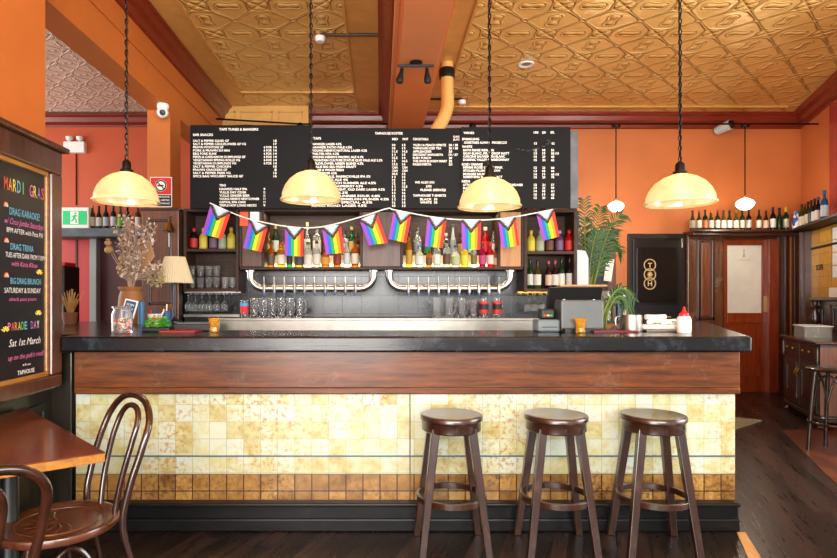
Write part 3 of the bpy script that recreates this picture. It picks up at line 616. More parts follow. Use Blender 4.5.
def bottle(kind, glass, labc, capc, loc, label, group, sc=1.0, cat='bottle', capfrac=.1, lab=(.12, .5), name='bottle'):
    key = (kind, glass, labc, capc, capfrac, lab)
    rad, h, pr = PROF[kind]
    if key not in BC:
        mesh = []
        mesh.append(('glass_body', MB().lathe([(0, 0)]+[(rad*q, h*z) for z, q in pr]+[(0, h)], 14), gm(glass)))
        if labc: mesh.append(('paper_label', MB().lathe([(rad*1.015, h*lab[0]), (rad*1.015, h*lab[1])], 14, closed=False), pm(labc)))
        if capc: mesh.append(('cap', MB().lathe([(0, h*(1-capfrac)), (rad*.45, h*(1-capfrac)), (rad*.47, h*1.005), (rad*.4, h*1.02), (0, h*1.02)], 10), pm(capc, .35)))
        BC[key] = (mesh, [])
        r = thing(name, label, cat, loc, 0, group)
        for nm, mb, mm in mesh:
            if nm == 'paper_label': # open band: drop caps
                mb.f = [f for f in mb.f if len(f) == 4]; mb.mi = mb.mi[:len(mb.f)]; mb.sm = mb.sm[:len(mb.f)]
            mb.build(nm, mm, r)
        BC[key] = r
    else:
        r = copy_thing(BC[key], loc, label); r['group'] = group
    r.scale = (sc, sc, sc*1.0); r.rotation_euler = (0, 0, 0)
    return r
def row(specs, d, z, place, group):
    for i, s in enumerate(specs):
        px, kind, g, lc, cc, desc = s[:6]; sc = s[6] if len(s) > 6 else 1
        kw = s[7] if len(s) > 7 else {}
        bottle(kind, g, lc, cc, (PX(px, d), d, z), '%s, %s from left %s' % (desc, ORD[i], place), group, sc, **kw)
zf = Z5(267)+.001; W_ = '#EFE9DA'
row([(271, 'spirit', 'amber', '#5A4A3A', '#1A1614', 'amber bottle with dull brown label', .95), (281, 'square', 'gold', W_, '#8A2A1A', 'square bottle with large white label', 1), (289.5, 'wine', 'green', '#171A16', '#101010', 'green bottle with black label', .85),
     (299, 'squat', 'gold', '#2E3E52', '#1A1614', 'squat amber bottle with slate label', 1), (308, 'square', 'clear', W_, '#1E6A3A', 'clear bottle, white label, green cap', 1.02), (316.7, 'spirit', 'clear', '#E4E2DA', '#14141A', 'clear bottle with pale label', .98),
     (325.4, 'squat', 'amber', '#D89A3A', '#5A3A1A', 'round amber bottle with gold label', .92), (337.2, 'spirit', 'amber', '#8A1A1E', '#121212', 'amber bottle with dark red label', 1), (346.7, 'wine', 'clear', '#D6DDE4', '#E8E4DC', 'pale bottle with bluish white label', .92), (355, 'spirit', 'amber', '#E8DDC6', '#1A1412', 'amber bottle with cream label', 1.02)],
    5.91, zf, 'in front row, left lit bay', 'spirits in the left lit bay')
zr = zf+.13
row([(268.6, 'spirit', 'gold', '#D6B06A', '#2A1A12', 'gold bottle with tan label', .9), (275.5, 'wine', 'dgreen', '#D9DCC8', '#B8902E', 'dark green bottle with foil top', 1.0), (286, 'spirit', 'gold', '#C8B480', '#141414', 'gold bottle with dull label', .8), (297, 'spirit', 'clear', '#3A8ABE', '#2A7EC4', 'clear bottle with blue cap', 1.08), (307.3, 'tall', 'clear', W_, '#E4C978', 'tall white bottle with cream cap', 1.0), (317, 'spirit', 'clear', '#F0EBDD', '#16202E', 'clear bottle with navy cap', 1.12), (326, 'spirit', 'red', '#6A1414', '#141414', 'red bottle with dark label', .85), (344.5, 'spirit', 'clear', '#DAD6CA', '#1C2024', 'clear bottle with black cap', .9), (351.8, 'wine', 'green', '#D9B65A', '#D9B040', 'bright green bottle with gold cap', .95), (356.3, 'spirit', 'amber', '#C9A878', '#2A2A2A', 'amber bottle with grey cap', .85)],
    6.06, zr, 'in back row, left lit bay', 'spirits in the left lit bay')
row([(409, 'tall', 'gold', '#C89A2A', '#16120E', 'tall slim golden bottle', 1.02), (419.5, 'squat', 'clear', '#E6ECEC', '#4A90C0', 'wide clear bottle with blue cap', 1), (429, 'square', 'amber', '#6A4630', '#1E7A2A', 'brown bottle with earthy label', .75), (437, 'spirit', 'clear', '#F0EEE6', '#C8CCD0', 'clear bottle with white label', .95), (446.7, 'spirit', 'clear', '#5A3A28', '#141414', 'clear bottle with brown label', 1), (455.7, 'squat', 'clear', '#BFC98A', '#1C1C1C', 'clear bottle, pale green label', 1.0), (464.6, 'square', 'yellow', '#F0E03A', '#E8E4D0', 'bright yellow labelled bottle', .95), (473.8, 'wine', 'clear', '#7A6A1E', '#1A1A1A', 'bottle with black and gold label', .82), (482.4, 'spirit', 'magenta', '#C23A7A', '#20242C', 'magenta bottle with pink label', .88), (490.5, 'spirit', 'red', '#F2DCD8', '#C81A1A', 'red bottle with white label', .9), (495.3, 'spirit', 'amber', '#C8A070', '#1A1A1A', 'amber bottle with tan label', .7)],
    5.91, zf, 'in front row, right lit bay', 'spirits in the right lit bay')
row([(417.5, 'spirit', 'clear', '#9A9A9A', '#3A3A40', 'clear bottle with grey label', 1.05), (427.5, 'square', 'green', '#1E8A3A', '#145A28', 'green bottle with green label', .75), (446, 'spirit', 'clear', '#2A5A3A', '#D8D8D8', 'clear bottle, dark green label', .85), (453, 'tall', 'silver', '#8A9494', '#2A3038', 'tall silver grey bottle', .95), (461, 'spirit', 'brown', '#B08A4A', '#2A1A12', 'brown bottle with ochre label', .9), (471.5, 'spirit', 'clear', '#D8D4C4', '#C8A85A', 'clear bottle with gold cap', .95), (485.5, 'spirit', 'red', '#D81E22', '#EDE0D0', 'red bottle with white cap', 1.08), (493.8, 'spirit', 'clear', '#E0DCD4', '#6A4A3A', 'clear bottle with brown cap', .9)],
    6.06, zr, 'in back row, right lit bay', 'spirits in the right lit bay')
zs = Z5(250)+.016
kw = dict(capfrac=.14, lab=(.08, .52))
row([(194, 'syrup', 'black', '#C01E24', '#D01E22', 'dark sauce bottle with red label', 1, kw), (203.5, 'syrup', 'yellow', '#E6D04A', '#D8C23A', 'yellow labelled sauce bottle', 1, kw), (213.5, 'syrup', 'purple', '#7A5A80', '#4A2E50', 'purple labelled sauce bottle', 1, kw), (222.5, 'syrup', 'pale', '#A8B898', '#C8CCC8', 'pale green labelled sauce bottle', 1, kw), (231.3, 'syrup', 'yellow', '#E8D84E', '#E0C83A', 'yellow labelled sauce bottle', 1.02, kw)],
    5.97, zs, 'on left shelf unit', 'sauces on the left shelf unit')
zs2 = Z5(252.5)+.017
row([(531, 'syrup', 'yellow', '#E8D23E', '#E0C83A', 'yellow labelled syrup bottle', 1, kw), (540, 'syrup', 'pale', '#B4BC98', '#9AA088', 'pale green labelled syrup bottle', 1, kw), (549.5, 'syrup', 'brown', '#6A3A2A', '#3A1E14', 'brown labelled syrup bottle', 1, kw), (559.5, 'syrup', 'purple', '#7A5278', '#B09AB0', 'purple labelled syrup bottle', 1, kw), (569, 'syrup', 'red', '#D8201E', '#D01E22', 'bright red syrup bottle', 1.02, kw)],
    5.97, zs2, 'on right shelf unit', 'syrups on the right shelf unit')
zs3 = Z5(290)+.017
row([(530, 'wine', 'dgreen', '#D8DAD2', '#1A1A1A', 'dark wine bottle with grey label', .95), (537.5, 'burg', 'olive', '#E8E6DC', '#101010', 'olive wine bottle with white label', .95), (548.5, 'wine', 'wine', '#E8C8B0', '#C8406A', 'wine bottle with pink capsule', .9), (555, 'burg', 'wine', '#E6E0D2', '#A83A2A', 'wine bottle with red capsule', .95), (561.5, 'wine', 'dgreen', '#EFEDE4', '#141414', 'dark wine bottle with white label', .98), (569.5, 'wine', 'black', '#EDEBE4', '#141414', 'black wine bottle with bold label', 1.0)],
    5.96, zs3, 'on wine shelf', 'wine on the right shelf unit')
# wine on the ledge over the door
led = [(692.5, 'burg', 'olive', '#B8B49A', '#2A2A2A', 'olive wine bottle with dull label'), (699, 'burg', 'olive', '#EFEBDD', '#8A7A2A', 'olive wine bottle with white label'), (705.2, 'wine', 'dgreen', '#E07A4A', '#1A1A1A', 'dark bottle with orange edged label'), (711, 'burg', 'olive', '#F0EADA', '#C89A2A', 'olive bottle with gold capsule'), (717.5, 'wine', 'dgreen', '#E6DCC8', '#B81E24', 'dark bottle with red capsule'), (723.5, 'burg', 'olive', '#E8E4D6', '#1A2A1A', 'olive bottle with cream label'), (729.5, 'burg', 'dgreen', '#DDD9CB', '#14141A', 'dark bottle with black capsule'), (736, 'burg', 'olive', '#F2EAD0', '#D8A83A', 'olive bottle with yellow capsule'), (742.3, 'wine', 'dgreen', '#D2CEBE', '#1A1A1A', 'dark bottle with beige label'), (748.8, 'wine', 'black', '#C8C4B8', '#141414', 'black bottle with grey label'), (759, 'wine', 'dgreen', '#EAE4D2', '#1E2A3A', 'dark bottle with ivory label'), (766, 'burg', 'brown', '#E8C0A8', '#2A2420', 'brown bottle with peach label')]
row([t_+(.92,) for t_ in led], 8.24, zt+.001, 'on door ledge', 'wine bottles along the ledge over the door')
for px, kd, g, lc, cc, ds in ((773, 'wine', 'black', '#F0EEE8', '#1A2E4A', 'black wine bottle with large white label on door ledge'), (779.5, 'burg', 'dgreen', None, '#14141A', 'unlabelled dark wine bottle near end of door ledge'), (786, 'wine', 'dgreen', '#DAD2B8', '#E0B030', 'dark bottle with bright gold foil, last on door ledge')):
    bottle(kd, g, lc, cc, (PX(px, 8.24), 8.24, zt+.001), ds, 'wine bottles along the ledge over the door', 1.04, capfrac=.2 if 'gold' in ds else .1)
vz = tag(MB().lathe([(0, 0), (.045, 0), (.06, .05), (.062, .12), (.045, .19), (.032, .22), (.045, .26), (.04, .26), (.028, .22), (0, .2)], 18, (0, 0, 0)).build('porcelain_vase', None or (lambda k: (k.l(k.ramp(k.noise(k.coord(), 14, 3), (.45, lin('#E6E8EC')), (.5, lin('#2A4A94'))), k.b.inputs['Base Color']), k.m)[1])(NT('blue_white_porcelain'))), 'blue and white porcelain vase in the corner of the wine ledge', 'vase')
q = RW(.27, .16, zt+.001); vz.location = (PX(797, 8.2), 8.2, zt+.001)
for i, (t, kd, g, lc, cc, ds) in enumerate(((.55, 'wine', 'olive', '#E8E2D0', '#101418', 'cream label'), (.68, 'burg', 'dgreen', '#D8C8A0', '#B02A34', 'red capsule'), (.81, 'wine', 'brown', '#E0CCA0', '#101418', 'tan label'), (.94, 'wine', 'dgreen', '#3A5A8A', '#0E1216', 'blue label'), (1.07, 'wine', 'black', '#E8E4D8', '#0E1216', 'pale label'), (1.2, 'wine', 'black', '#F0ECE2', '#2A4E86', 'white label'))):
    bottle(kd, g, lc, cc, RW(t, .14, zt+.001), 'dark wine bottle with %s, %s from corner on right wall ledge' % (ds, ORD[i]), 'wine bottles on the right wall ledge', 1.05)
bottle('wine', 'blue', '#CFE0EA', '#2A6A9A', RW(1.52, .17, zt+.001), 'blue glass bottle at the near end of the right wall ledge', 'wine bottles on the right wall ledge', 1.15)
# lounge shelf with bottles, exit sign, emergency light
zs4 = PZ(229, 8.1)
o = tag(MB().box(PX(52, 8.2), -2.46, 7.98, 8.44, zs4-.12, zs4).build('wall_shelf', mat('grey_blue_shelf', '#4E565C', .4, vary=.3), None, .01), 'grey shelf with wine bottles below the exit sign', 'shelf')
row([(92.5, 'wine', 'olive', '#E0DCC8', '#C8A030', 'olive bottle with gold cap', 1.05), (99, 'burg', 'dgreen', '#E6E2D6', '#1A1A1A', 'dark bottle with white label', 1.05), (106, 'wine', 'dgreen', '#B8CCD8', '#1A1A1A', 'dark bottle with bluish label', 1.05), (113.5, 'wine', 'dgreen', '#D8DCE0', '#14141A', 'dark bottle with grey label', 1.08), (120.5, 'burg', 'green', '#7ABE3A', '#14141A', 'bottle with lime green label', 1.05), (127.5, 'wine', 'black', '#D0D8DC', '#14141A', 'black bottle with pale label', 1.05), (138, 'wine', 'olive', '#E8E4DA', '#2A2A2A', 'olive bottle with cream label', 1.05)],
    8.1, zs4+.001, 'on exit sign shelf', 'wine bottles on the lounge shelf')
o = thing('exit_sign', 'white and green running man exit sign standing on lounge shelf', 'exit sign', (PX(74, 8.0), 8.06, zs4))
hx = (PX(88, 8)-PX(60, 8))/2; hz = .29
MB().box(-hx, hx, -.04, .04, 0, hz).build('case', WHITE, o, .008)
MB().box(-hx+.03, hx-.03, -.047, -.04, .05, hz-.05).build('green_panel', mat('exit_green', '#14A05C', .4, emit='#18B868', es=.5), o)
m = MB(); m.box(-.055, .055, -.052, -.047, .06, hz-.06); m.build('pictogram_door', mat('exit_white', '#F2F6F2', .4), o)
m = MB(); g_ = mat('exit_green')
m.ball((.012, -.054, .205), .014, 8, sz=1); f_ = lambda a, c, z: (a, z, c)
for a, b_, w_ in (((.006, .185), (-.004, .135), .013), ((-.004, .14), (.028, .112), .009), ((.028, .112), (.020, .075), .008), ((-.004, .14), (-.022, .105), .009), ((-.022, .105), (-.05, .1), .008), ((.006, .18), (.035, .165), .007), ((.006, .18), (-.028, .16), .007)):
    m.tube([(a[0], -.054, a[1]), (b_[0], -.054, b_[1])], w_, 6)
m.build('running_figure', g_, o)
o = thing('emergency_light', 'white twin head emergency light high on the salmon lounge wall', 'emergency light', (PX(76.5, 8.44), 8.44, PZ(153, 8.4)))
wx = (PX(87, 8.4)-PX(66, 8.4))/2
MB().box(-wx, wx, -.08, 0, 0, .16).build('case', WHITE, o, .01)
for s in (-1, 1):
    h_ = MB().lathe([(.02, 0), (.045, .02), (.05, .06), (.02, .07)], 12, (s*.075, -.05, .17)).build('lamp_head', WHITE, o)
    MB().tube([(s*.075, -.05, .15), (s*.075, -.05, .18)], .014, 6).build('neck', WHITE, h_)
MB().tube([(0, -.01, 0), (0, -.01, -.75)], .008, 6).build('cable', CHAIN, o)
# poster on the column; cctv
o = thing('no_smoking_sign', 'red and black no smoking notice on the orange column', 'sign', (PX(161, 6.07), 6.075, PZ(207, 6.07)))
wx = (PX(172, 6.07)-PX(150, 6.07))/2; hz = 30/F*6.07
MB().box(-wx, wx, -.006, 0, 0, hz).build('board', WHITE, o)
MB().box(-wx+.008, wx-.008, -.008, -.006, hz*.42, hz-.008).build('red_panel', mat('sign_red', '#D02A22', .5), o)
MB().box(-wx+.008, wx-.008, -.008, -.006, .008, hz*.40).build('black_panel', BLACK, o)
m = MB().lathe([(0, 0), (.062, 0), (.062, .002), (0, .002)], 24); q = m.build('white_disc', LETTER, o); q.location = (0, -.009, hz*.71); q.rotation_euler = (PI/2, 0, 0)
m = MB(); m.tube([(.052*math.cos(2*PI*i/24), -.012, hz*.71+.052*math.sin(2*PI*i/24)) for i in range(24)], .007, 6, closed=True).tube([(-.036, -.012, hz*.71+.036), (.036, -.012, hz*.71-.036)], .006, 6).box(-.035, .03, -.0125, -.0118, hz*.71-.008, hz*.71+.008)
m.build('prohibition_symbol', BLACK, o)
m = MB(); 
for i, t in enumerate(('NO SMOKING', 'WITHIN 4 METRES', 'OF ANY ENTRANCE')): write(m, t, -wx+.025, wx-.025, hz*.31-i*.034, .017, lambda a, c: (a, -.0085, c))
m.build('lettering', LETTER, o)
def dome_cam(label, loc):
    o = thing('security_camera', label, 'security camera', loc)
    MB().lathe([(0, 0), (.055, 0), (.06, -.02), (.055, -.05), (0, -.05)], 16).build('mount', WHITE, o)
    MB().ball((0, -.01, -.085), .058, 14).build('housing', WHITE, o)
    q = MB().lathe([(0, .0), (.03, .0), (.024, .02), (0, .024)], 14).build('lens', BLACK, o); q.location = (.015, -.055, -.10); q.rotation_euler = (PI/2+.3, 0, .2)
    return o
dome_cam('white dome security camera under the orange beam left of the menus', (PX(163, 5.9), 5.9, 3.34))
o = thing('security_camera', 'white bullet security camera at the cornice of the back wall', 'security camera', (PX(723, 8.35), 8.47, PZ(129, 8.4)))
MB().lathe([(0, 0), (.06, 0), (.06, .02), (0, .02)], 14).build('mount', WHITE, o).rotation_euler = (PI/2, 0, 0)
MB().tube([(0, 0, 0), (.0, -.08, -.01), (.01, -.12, -.01)], .025, 8).build('arm', WHITE, o)
MB().tube([(-.06, -.06, -.03), (.05, -.22, .02)], [.06, .075], 14).build('housing', mat('camera_grey', '#B9BBB8', .35), o)
MB().ball((.05, -.215, .02), .064, 12).build('lens', BLACK, o)

# ------------------------------------------------------------------ lamps
def pendant(px, py_rim, d, wpx, label):
    o = thing('pendant_lamp', label, 'pendant lamp', (PX(px, d), d, PZ(py_rim, d)), 0, 'ribbed glass pendants over the bar')
    r = wpx/2/F*d; h = 30/F*d
    prof = [(r, 0), (r*1.0, .008), (r*.965, .014), (r*.95, h*.25), (r*.86, h*.48), (r*.70, h*.70), (r*.48, h*.87), (r*.24, h*.965), (.034, h)]
    prof2 = [(a-.005, max(z-.003, .001)) for a, z in prof][::-1]
    MB().lathe(prof+prof2, 120, flute=lambda i, z: 1+(.006 if i % 2 else -.006) if z > .012 else 1, closed=True).build('glass_shade', SHADE, o)
    MB().lathe([(r+.004, .0), (r+.004, .007), (r-.004, .007), (r-.004, .0)], 60, closed=True).build('rim', mat('cream_glass_rim', '#E6CE96', .3), o)
    MB().lathe([(0, h-.01), (.042, h-.01), (.04, h+.012), (.028, h+.02), (.026, h+.06), (.012, h+.075), (0, h+.075)], 14).build('cap', CHAIN, o)
    MB().lathe([(0, h*.3), (.03, h*.33), (.045, h*.5), (.036, h*.68), (.016, h*.82), (.014, h*.95), (0, h*.95)], 14).build('bulb', BULB, o)
    m = MB(); z = h+.07; top = ZC-PZ(py_rim, d); k = 0
    while z < top-.03:
        a = (k % 2)*PI/2
        pts = [(.009*math.cos(t)*math.cos(a), .009*math.cos(t)*math.sin(a), z+.02+.020*math.sin(t)) for t in [2*PI*i/8 for i in range(8)]]
        m.tube(pts, .0036, 5, closed=True); z += .032; k += 1
    m.tube([(.006, .004, h+.07), (-.004, .004, (h+top)/2), (.005, .003, top)], .004, 5)
    m.build('chain', CHAIN, o)
    MB().lathe([(0, top-.05), (.03, top-.05), (.06, top-.02), (.065, top), (0, top)], 16).build('ceiling_rose', CHAIN, o)
    l = bpy.data.lights.new('pendant_light', 'POINT'); l.energy = 18; l.color = (1, .9, .74); l.shadow_soft_size = .045
    lo = bpy.data.objects.new('pendant_light', l); C.objects.link(lo); lo.location = (PX(px, d), d, PZ(py_rim, d)+h*.6)
pendant(126.5, 202, 3.55, 63, 'ribbed glass dome pendant above the dried flowers, leftmost of four')
pendant(311, 200.5, 3.7, 60, 'ribbed glass dome pendant between the left and middle menu boards')
pendant(489.5, 207.5, 3.55, 62, 'ribbed glass dome pendant in front of the wines menu board')
pendant(680, 204, 3.5, 66, 'ribbed glass dome pendant right of the palm, rightmost of four')
dw = 7.8; zw = PZ(124, dw)
tag(MB().tube([(PX(210, dw), dw, PZ(118.5, dw)), (PX(300, dw), dw, zw), (RX(dw)-.01, dw, zw)], .012, 6).build('tension_wire', CHAIN), 'thin black wire stretched across the room below the cornice', 'wire')
for px, py, r, lb in ((616, 206, .105, 'small glowing opal globe pendant beside the palm'), (745, 203.5, .115, 'small glowing opal globe pendant above the bottles over the door')):
    o = thing('globe_pendant', lb, 'pendant lamp', (PX(px, dw), dw, PZ(py, dw)), 0, 'small globe pendants at the back wall')
    MB().lathe([(0, -r*.75), (r*.5, -r*.66), (r*.9, -r*.28), (r, .0), (r*.85, r*.3), (r*.4, r*.55), (.03, r*.62)], 20).build('globe', GLOBE, o)
    MB().lathe([(.034, r*.58), (.036, r*.8), (.012, r*.95), (0, r*.95)], 12).build('cap', BRASS, o)
    t = zw-PZ(py, dw)
    MB().tube([(0, 0, r*.9), (0, 0, t)], .008, 6).build('rod', CHAIN, o)
    MB().lathe([(0, 0), (.05, 0), (.06, .03), (.03, .06), (0, .06)], 12, (0, 0, t-.05)).build('wire_clamp', CHAIN, o)
    l = bpy.data.lights.new('globe_light', 'POINT'); l.energy = 16; l.color = (1, .88, .68); l.shadow_soft_size = .1
    lo = bpy.data.objects.new('globe_light', l); C.objects.link(lo); lo.location = (PX(px, dw), dw-.02, PZ(py, dw)-r-.08)
for px, lb in ((300, 'black wire clamp above the snacks menu board'), (472.5, 'black wire clamp above the wines menu board')):
    tag(MB().lathe([(0, 0), (.035, 0), (.05, .04), (.03, .08), (0, .08)], 10, (0, 0, -.09)).tube([(0, 0, -.12), (0, 0, 0)], .014, 6).build('wire_clamp', CHAIN), lb, 'clamp').location = (PX(px, dw), dw, zw+.02)
o = thing('track_light', 'black track with two small spotlights under the centre beam', 'track light', (PX(416, 4.8), 4.8, 3.34))
MB().lathe([(0, 0), (.05, 0), (.055, -.025), (.03, -.04), (0, -.04)], 16).build('ceiling_mount', BLACK, o)
MB().box(-.155, .145, -.012, .012, -.055, -.038).build('track', BLACK, o, .003)
for x, lean in ((-.115, -.02), (.09, .005)):
    s_ = MB().tube([(x, 0, -.05), (x, 0, -.075)], .008, 6).tube([(x, 0, -.07), (x+lean*.3, -.003, -.10), (x+lean, -.012, -.165), (x+lean*1.1, -.014, -.19)], [.014, .017, .032, .028], 12).build('spotlight', BLACK, o)
for x, tx in ((-.115, -1.0), (.09, 1.6)):
    l = bpy.data.lights.new('track_spot', 'SPOT'); l.energy = 28; l.color = (1, .9, .75); l.spot_size = 1.5; l.spot_blend = .8; l.shadow_soft_size = .03
    lo = bpy.data.objects.new('track_spot', l); C.objects.link(lo); p_ = Vector((PX(416, 4.8)+x, 4.79, 3.34-.21)); lo.location = p_
    lo.rotation_euler = (Vector((tx, 5.9, 1.6))-p_).to_track_quat('-Z', 'Y').to_euler()
o = thing('duct_pipe', 'curved gold painted pipe dropping from ceiling behind the menus', 'pipe', (PX(447, 6.6), 6.6, 0))
MB().tube(smooth_path([(0, 0, PZ(76, 6.6)), (0, 0, PZ(90, 6.6)), (.005, 0, PZ(105, 6.6)), (-.04, -.02, PZ(118, 6.6)), (-.11, -.05, PZ(130, 6.6)), (-.17, -.08, PZ(142, 6.6))], 5), .075, 16).build('pipe', PALEGOLD, o)
m = MB().lathe([(.09, -.05), (.092, .04), (.08, .06)], 16, (0, 0, PZ(74, 6.6)))
m.build('collar', BLACK, o); MB().tube([(0, 0, PZ(72, 6.6)), (0, .0, ZC)], .07, 14).build('riser', PALEGOLD, o)
for px, py, x1, lb in ((320, 40, .10, 'white smoke detector on black conduit in left ceiling bay'), (462, 103, .5, 'white smoke detector on grey conduit near the gold pipe')):
    d = 2.60*F/(VY-py); x = PX(px, d); o = thing('smoke_detector', lb, 'smoke detector', (x, d, ZC-.03))
    MB().lathe([(0, -.06), (.04, -.06), (.055, -.035), (.055, -.01), (.03, 0), (0, 0)], 16).build('sensor', WHITE, o)
    MB().tube([(0, 0, .012), (x1-x, 0, .012)], .014, 8).build('conduit', CHAIN, o)
d = 2.67*F/(VY-64); o = thing('downlight', 'round recessed downlight ring in the right ceiling bay', 'light', (PX(526, d), d, ZC))
MB().lathe([(.05, -.004), (.085, -.012), (.09, 0), (.05, 0)], 20, closed=True).build('ring', WHITE, o)
MB().lathe([(0, -.003), (.05, -.003), (.05, 0), (0, 0)], 16).build('lens', mat('frosted_lens', '#8A7A60', .4), o)
l = bpy.data.lights.new('downlight_spot', 'SPOT'); l.energy = 60; l.color = (1, .9, .76); l.spot_size = 2.2; l.spot_blend = 1; l.shadow_soft_size = .05
lo = bpy.data.objects.new('downlight_spot', l); C.objects.link(lo); lo.location = (PX(526, d), d, ZC-.03)
o = thing('table_lamp', 'small table lamp with cream pleated shade on left end of bar', 'table lamp', (PX(175, 5.2), 5.2, ZT+.001))
zs_ = PZ(283, 5.2)-ZT; ze = PZ(257, 5.2)-ZT
pf = [(.157, zs_), (.088, ze), (.085, ze), (.153, zs_)]
MB().lathe(pf, 96, flute=lambda i, z: 1+(.018 if i % 2 else -.018), closed=True).build('lamp_shade', mat('cream_pleated_fabric', '#BCAE8E', .8), o)
MB().lathe([(0, 0), (.06, 0), (.06, .012), (.03, .03), (.016, .06), (.022, .1), (.014, .14), (.012, ze*.8), (0, ze*.8)], 16).build('base', mat('dark_lamp_base', '#2A2A2E', .35, .4), o)
m = MB().lathe([(.086, ze-.004), (.086, ze), (.0, ze-.002)], 16); m.build('shade_ring', BRASS, o)

# ------------------------------------------------------------------ chalkboard on the left pier
xs = -1.885
o = thing('chalkboard', 'black chalkboard with coloured event writing in a dark wood frame', 'chalkboard', (xs, 2.9, 0))
yn, yf = -.5, .36            # local y = distance - 2.9
zt_, zb_ = 2.06, .96
MB().box(-.03, 0, yn, yf, zb_, zt_).build('board', mat('chalkboard_black', '#15161A', .32, vary=.2, vscale=2), o)
fw = wood('sign_frame_wood', '#2A160E', '#5A3220', .28, 'z', 1, .5)
for q in ((yn-.04, yf+.02, zt_, zt_+.025), (yn-.04, yf+.02, zb_-.025, zb_)): MB().box(-.05, .012, *q).build('inner_frame', TEDGE, o, .004)
MB().box(-.05, .012, yf, yf+.022, zb_, zt_).build('inner_frame', TEDGE, o, .004)
for q in ((yn-.1, yf+.13, zt_+.025, zt_+.16), (yn-.1, yf+.13, zb_-.10, zb_-.025)): MB().box(-.09, .03, *q).build('outer_frame', fw, o, .01)
MB().box(-.09, .03, yf+.022, yf+.13, zb_-.025, zt_+.025).build('outer_frame', fw, o, .01)
MB().box(-.09, .06, yn-.12, yf+.16, zt_+.16, zt_+.19).build('cornice', fw, o, .008)
CH = {c: mat('chalk_'+c, h, .8) for c, h in (('white', '#EDEAE4'), ('blue', '#6CB4CE'), ('pink', '#D870A8'), ('yellow', '#D8C450'), ('orange', '#D88E4E'), ('green', '#76B076'), ('red', '#D05A46'), ('purple', '#9A78BE'))}
keys = list(CH); cm = [CH[k] for k in keys]
def dpx(px): return -xs*F/(VX-px)-2.9
def chalk(o, t, p0, p1, z, h, col, sl=0, bold=.0):
    m = MB(); h *= .78; bold = bold*.3-.006
    y0_, y1_ = dpx(p0), dpx(p1); cols = col if isinstance(col, list) else None
    if cols:
        ch = [c for c in t]; n = len(ch); st = (y1_-y0_)/n
        for i, c in enumerate(ch):
            if c == ' ': m.build('chalk_line', cm, o); m = MB()
            else: write(m, c, y0_+st*i+st*(.4 if c == 'I' else .1), y0_+st*(i+(.6 if c == 'I' else .9)), z-h/2, h, lambda a, b: (.003, a, b), keys.index(cols[i % len(cols)]), bold)
    else: write(m, t, y0_, y1_, z-h/2, h, lambda a, b: (.003, a+(b-z)*sl, b), keys.index(col), bold)
    m.build('chalk_line', cm, o)
rb = ['red', 'orange', 'yellow', 'blue', 'green', 'pink', 'pink', 'yellow', 'purple', 'red']
chalk(o, 'MARDI GRAS', 3, 44, 1.955, .085, rb, bold=.03)
chalk(o, 'DRAG KARAOKE!', 9, 39, 1.82, .05, 'blue', 0, .02); chalk(o, 'w/ Coco Jumbo Saturdays', 4, 43, 1.768, .04, 'pink', .3); chalk(o, '8PM AFTER with Peta Pill', 6, 42, 1.722, .034, 'white')
chalk(o, 'DRAG TRIVIA', 10, 33, 1.64, .045, 'blue', 0, .02); chalk(o, 'TUES AFTER DARK FROM 7:30PM', 5, 45, 1.596, .034, 'white'); chalk(o, 'with Kara Kloss', 11, 37, 1.553, .034, 'pink', .3)
chalk(o, 'BIG DRAG BRUNCH', 10, 40, 1.464, .042, 'blue', 0, .02); chalk(o, 'SATURDAY & SUNDAY', 4, 40, 1.415, .036, 'white'); chalk(o, 'check past yours', 9, 36, 1.37, .026, 'pink', .3)
chalk(o, 'PARADE DAY', 7, 39, 1.23, .055, ['pink', 'red', 'orange', 'yellow', 'green', 'blue', 'white', 'purple', 'pink', 'white'], bold=.03)
chalk(o, 'Sat 1st March', 9, 40, 1.145, .05, 'white', .3); chalk(o, "up on the pub's roof!", 8, 43, 1.07, .036, 'pink', .3)
chalk(o, 'TAPHOUSE', 17, 34, .985, .03, 'white', 0, .03); chalk(o, 'the', 22, 30, 1.022, .016, 'white')
for px, z in ((5.5, 1.84), (6, 1.66), (6, 1.485)):      # little rainbows
    y_ = dpx(px); m = MB()
    for k, c in enumerate(('red', 'yellow', 'blue')): m.tube([(.003, y_+(.014-.004*k)*math.cos(t), z-.005+(.022-.005*k)*math.sin(t)) for t in [PI*i/8 for i in range(9)]], .003, 5, keys.index(c))
    m.build('chalk_rainbow', cm, o)
for px, z in ((39, 1.50), (38, 1.275), (5, 1.2)):      # yellow sparkles
    y_ = dpx(px); m = MB()
    for t in range(5): a = PI/2-1+t*.5; m.tube([(.003, y_+.012*math.cos(a), z+.012*math.sin(a)), (.003, y_+.032*math.cos(a), z+.032*math.sin(a))], .003, 5, keys.index('yellow'))
    m.build('chalk_sparkle', cm, o)

# ------------------------------------------------------------------ stools, table, chairs
st = thing('bar_stool', 'dark wooden bar stool, leftmost of three at the bar', 'bar stool', (.395, 3.215, 0), .03, 'wooden bar stools at the bar')
hs = .733
sq = MB().lathe([(0, hs-.088), (.156, hs-.088), (.163, hs-.082), (.163, hs-.034), (.166, hs-.03), (.172, hs-.026), (.173, hs-.007), (.168, hs-.001), (.15, hs-.001), (0, hs-.004)], 44).build('seat', STOOLW, st)
MB().lathe([(.0, hs-.003), (.15, hs+.0), (.158, hs+.001), (.16, hs-.002), (0, hs-.005)], 44).build('seat_top', SEATW, sq)['label'] = 'worn lighter seat top'
for sx in (-1, 1):
    for sy in (-1, 1): MB().bar((sx*.178, sy*.156, 0), (sx*.098, sy*.095, hs-.06), .038, .045).build('leg', STOOLW, st, .004)
MB().lathe([(.176, .262), (.194, .262), (.194, .296), (.176, .296)], 48, closed=True).build('foot_ring', STOOLW, st, .003)
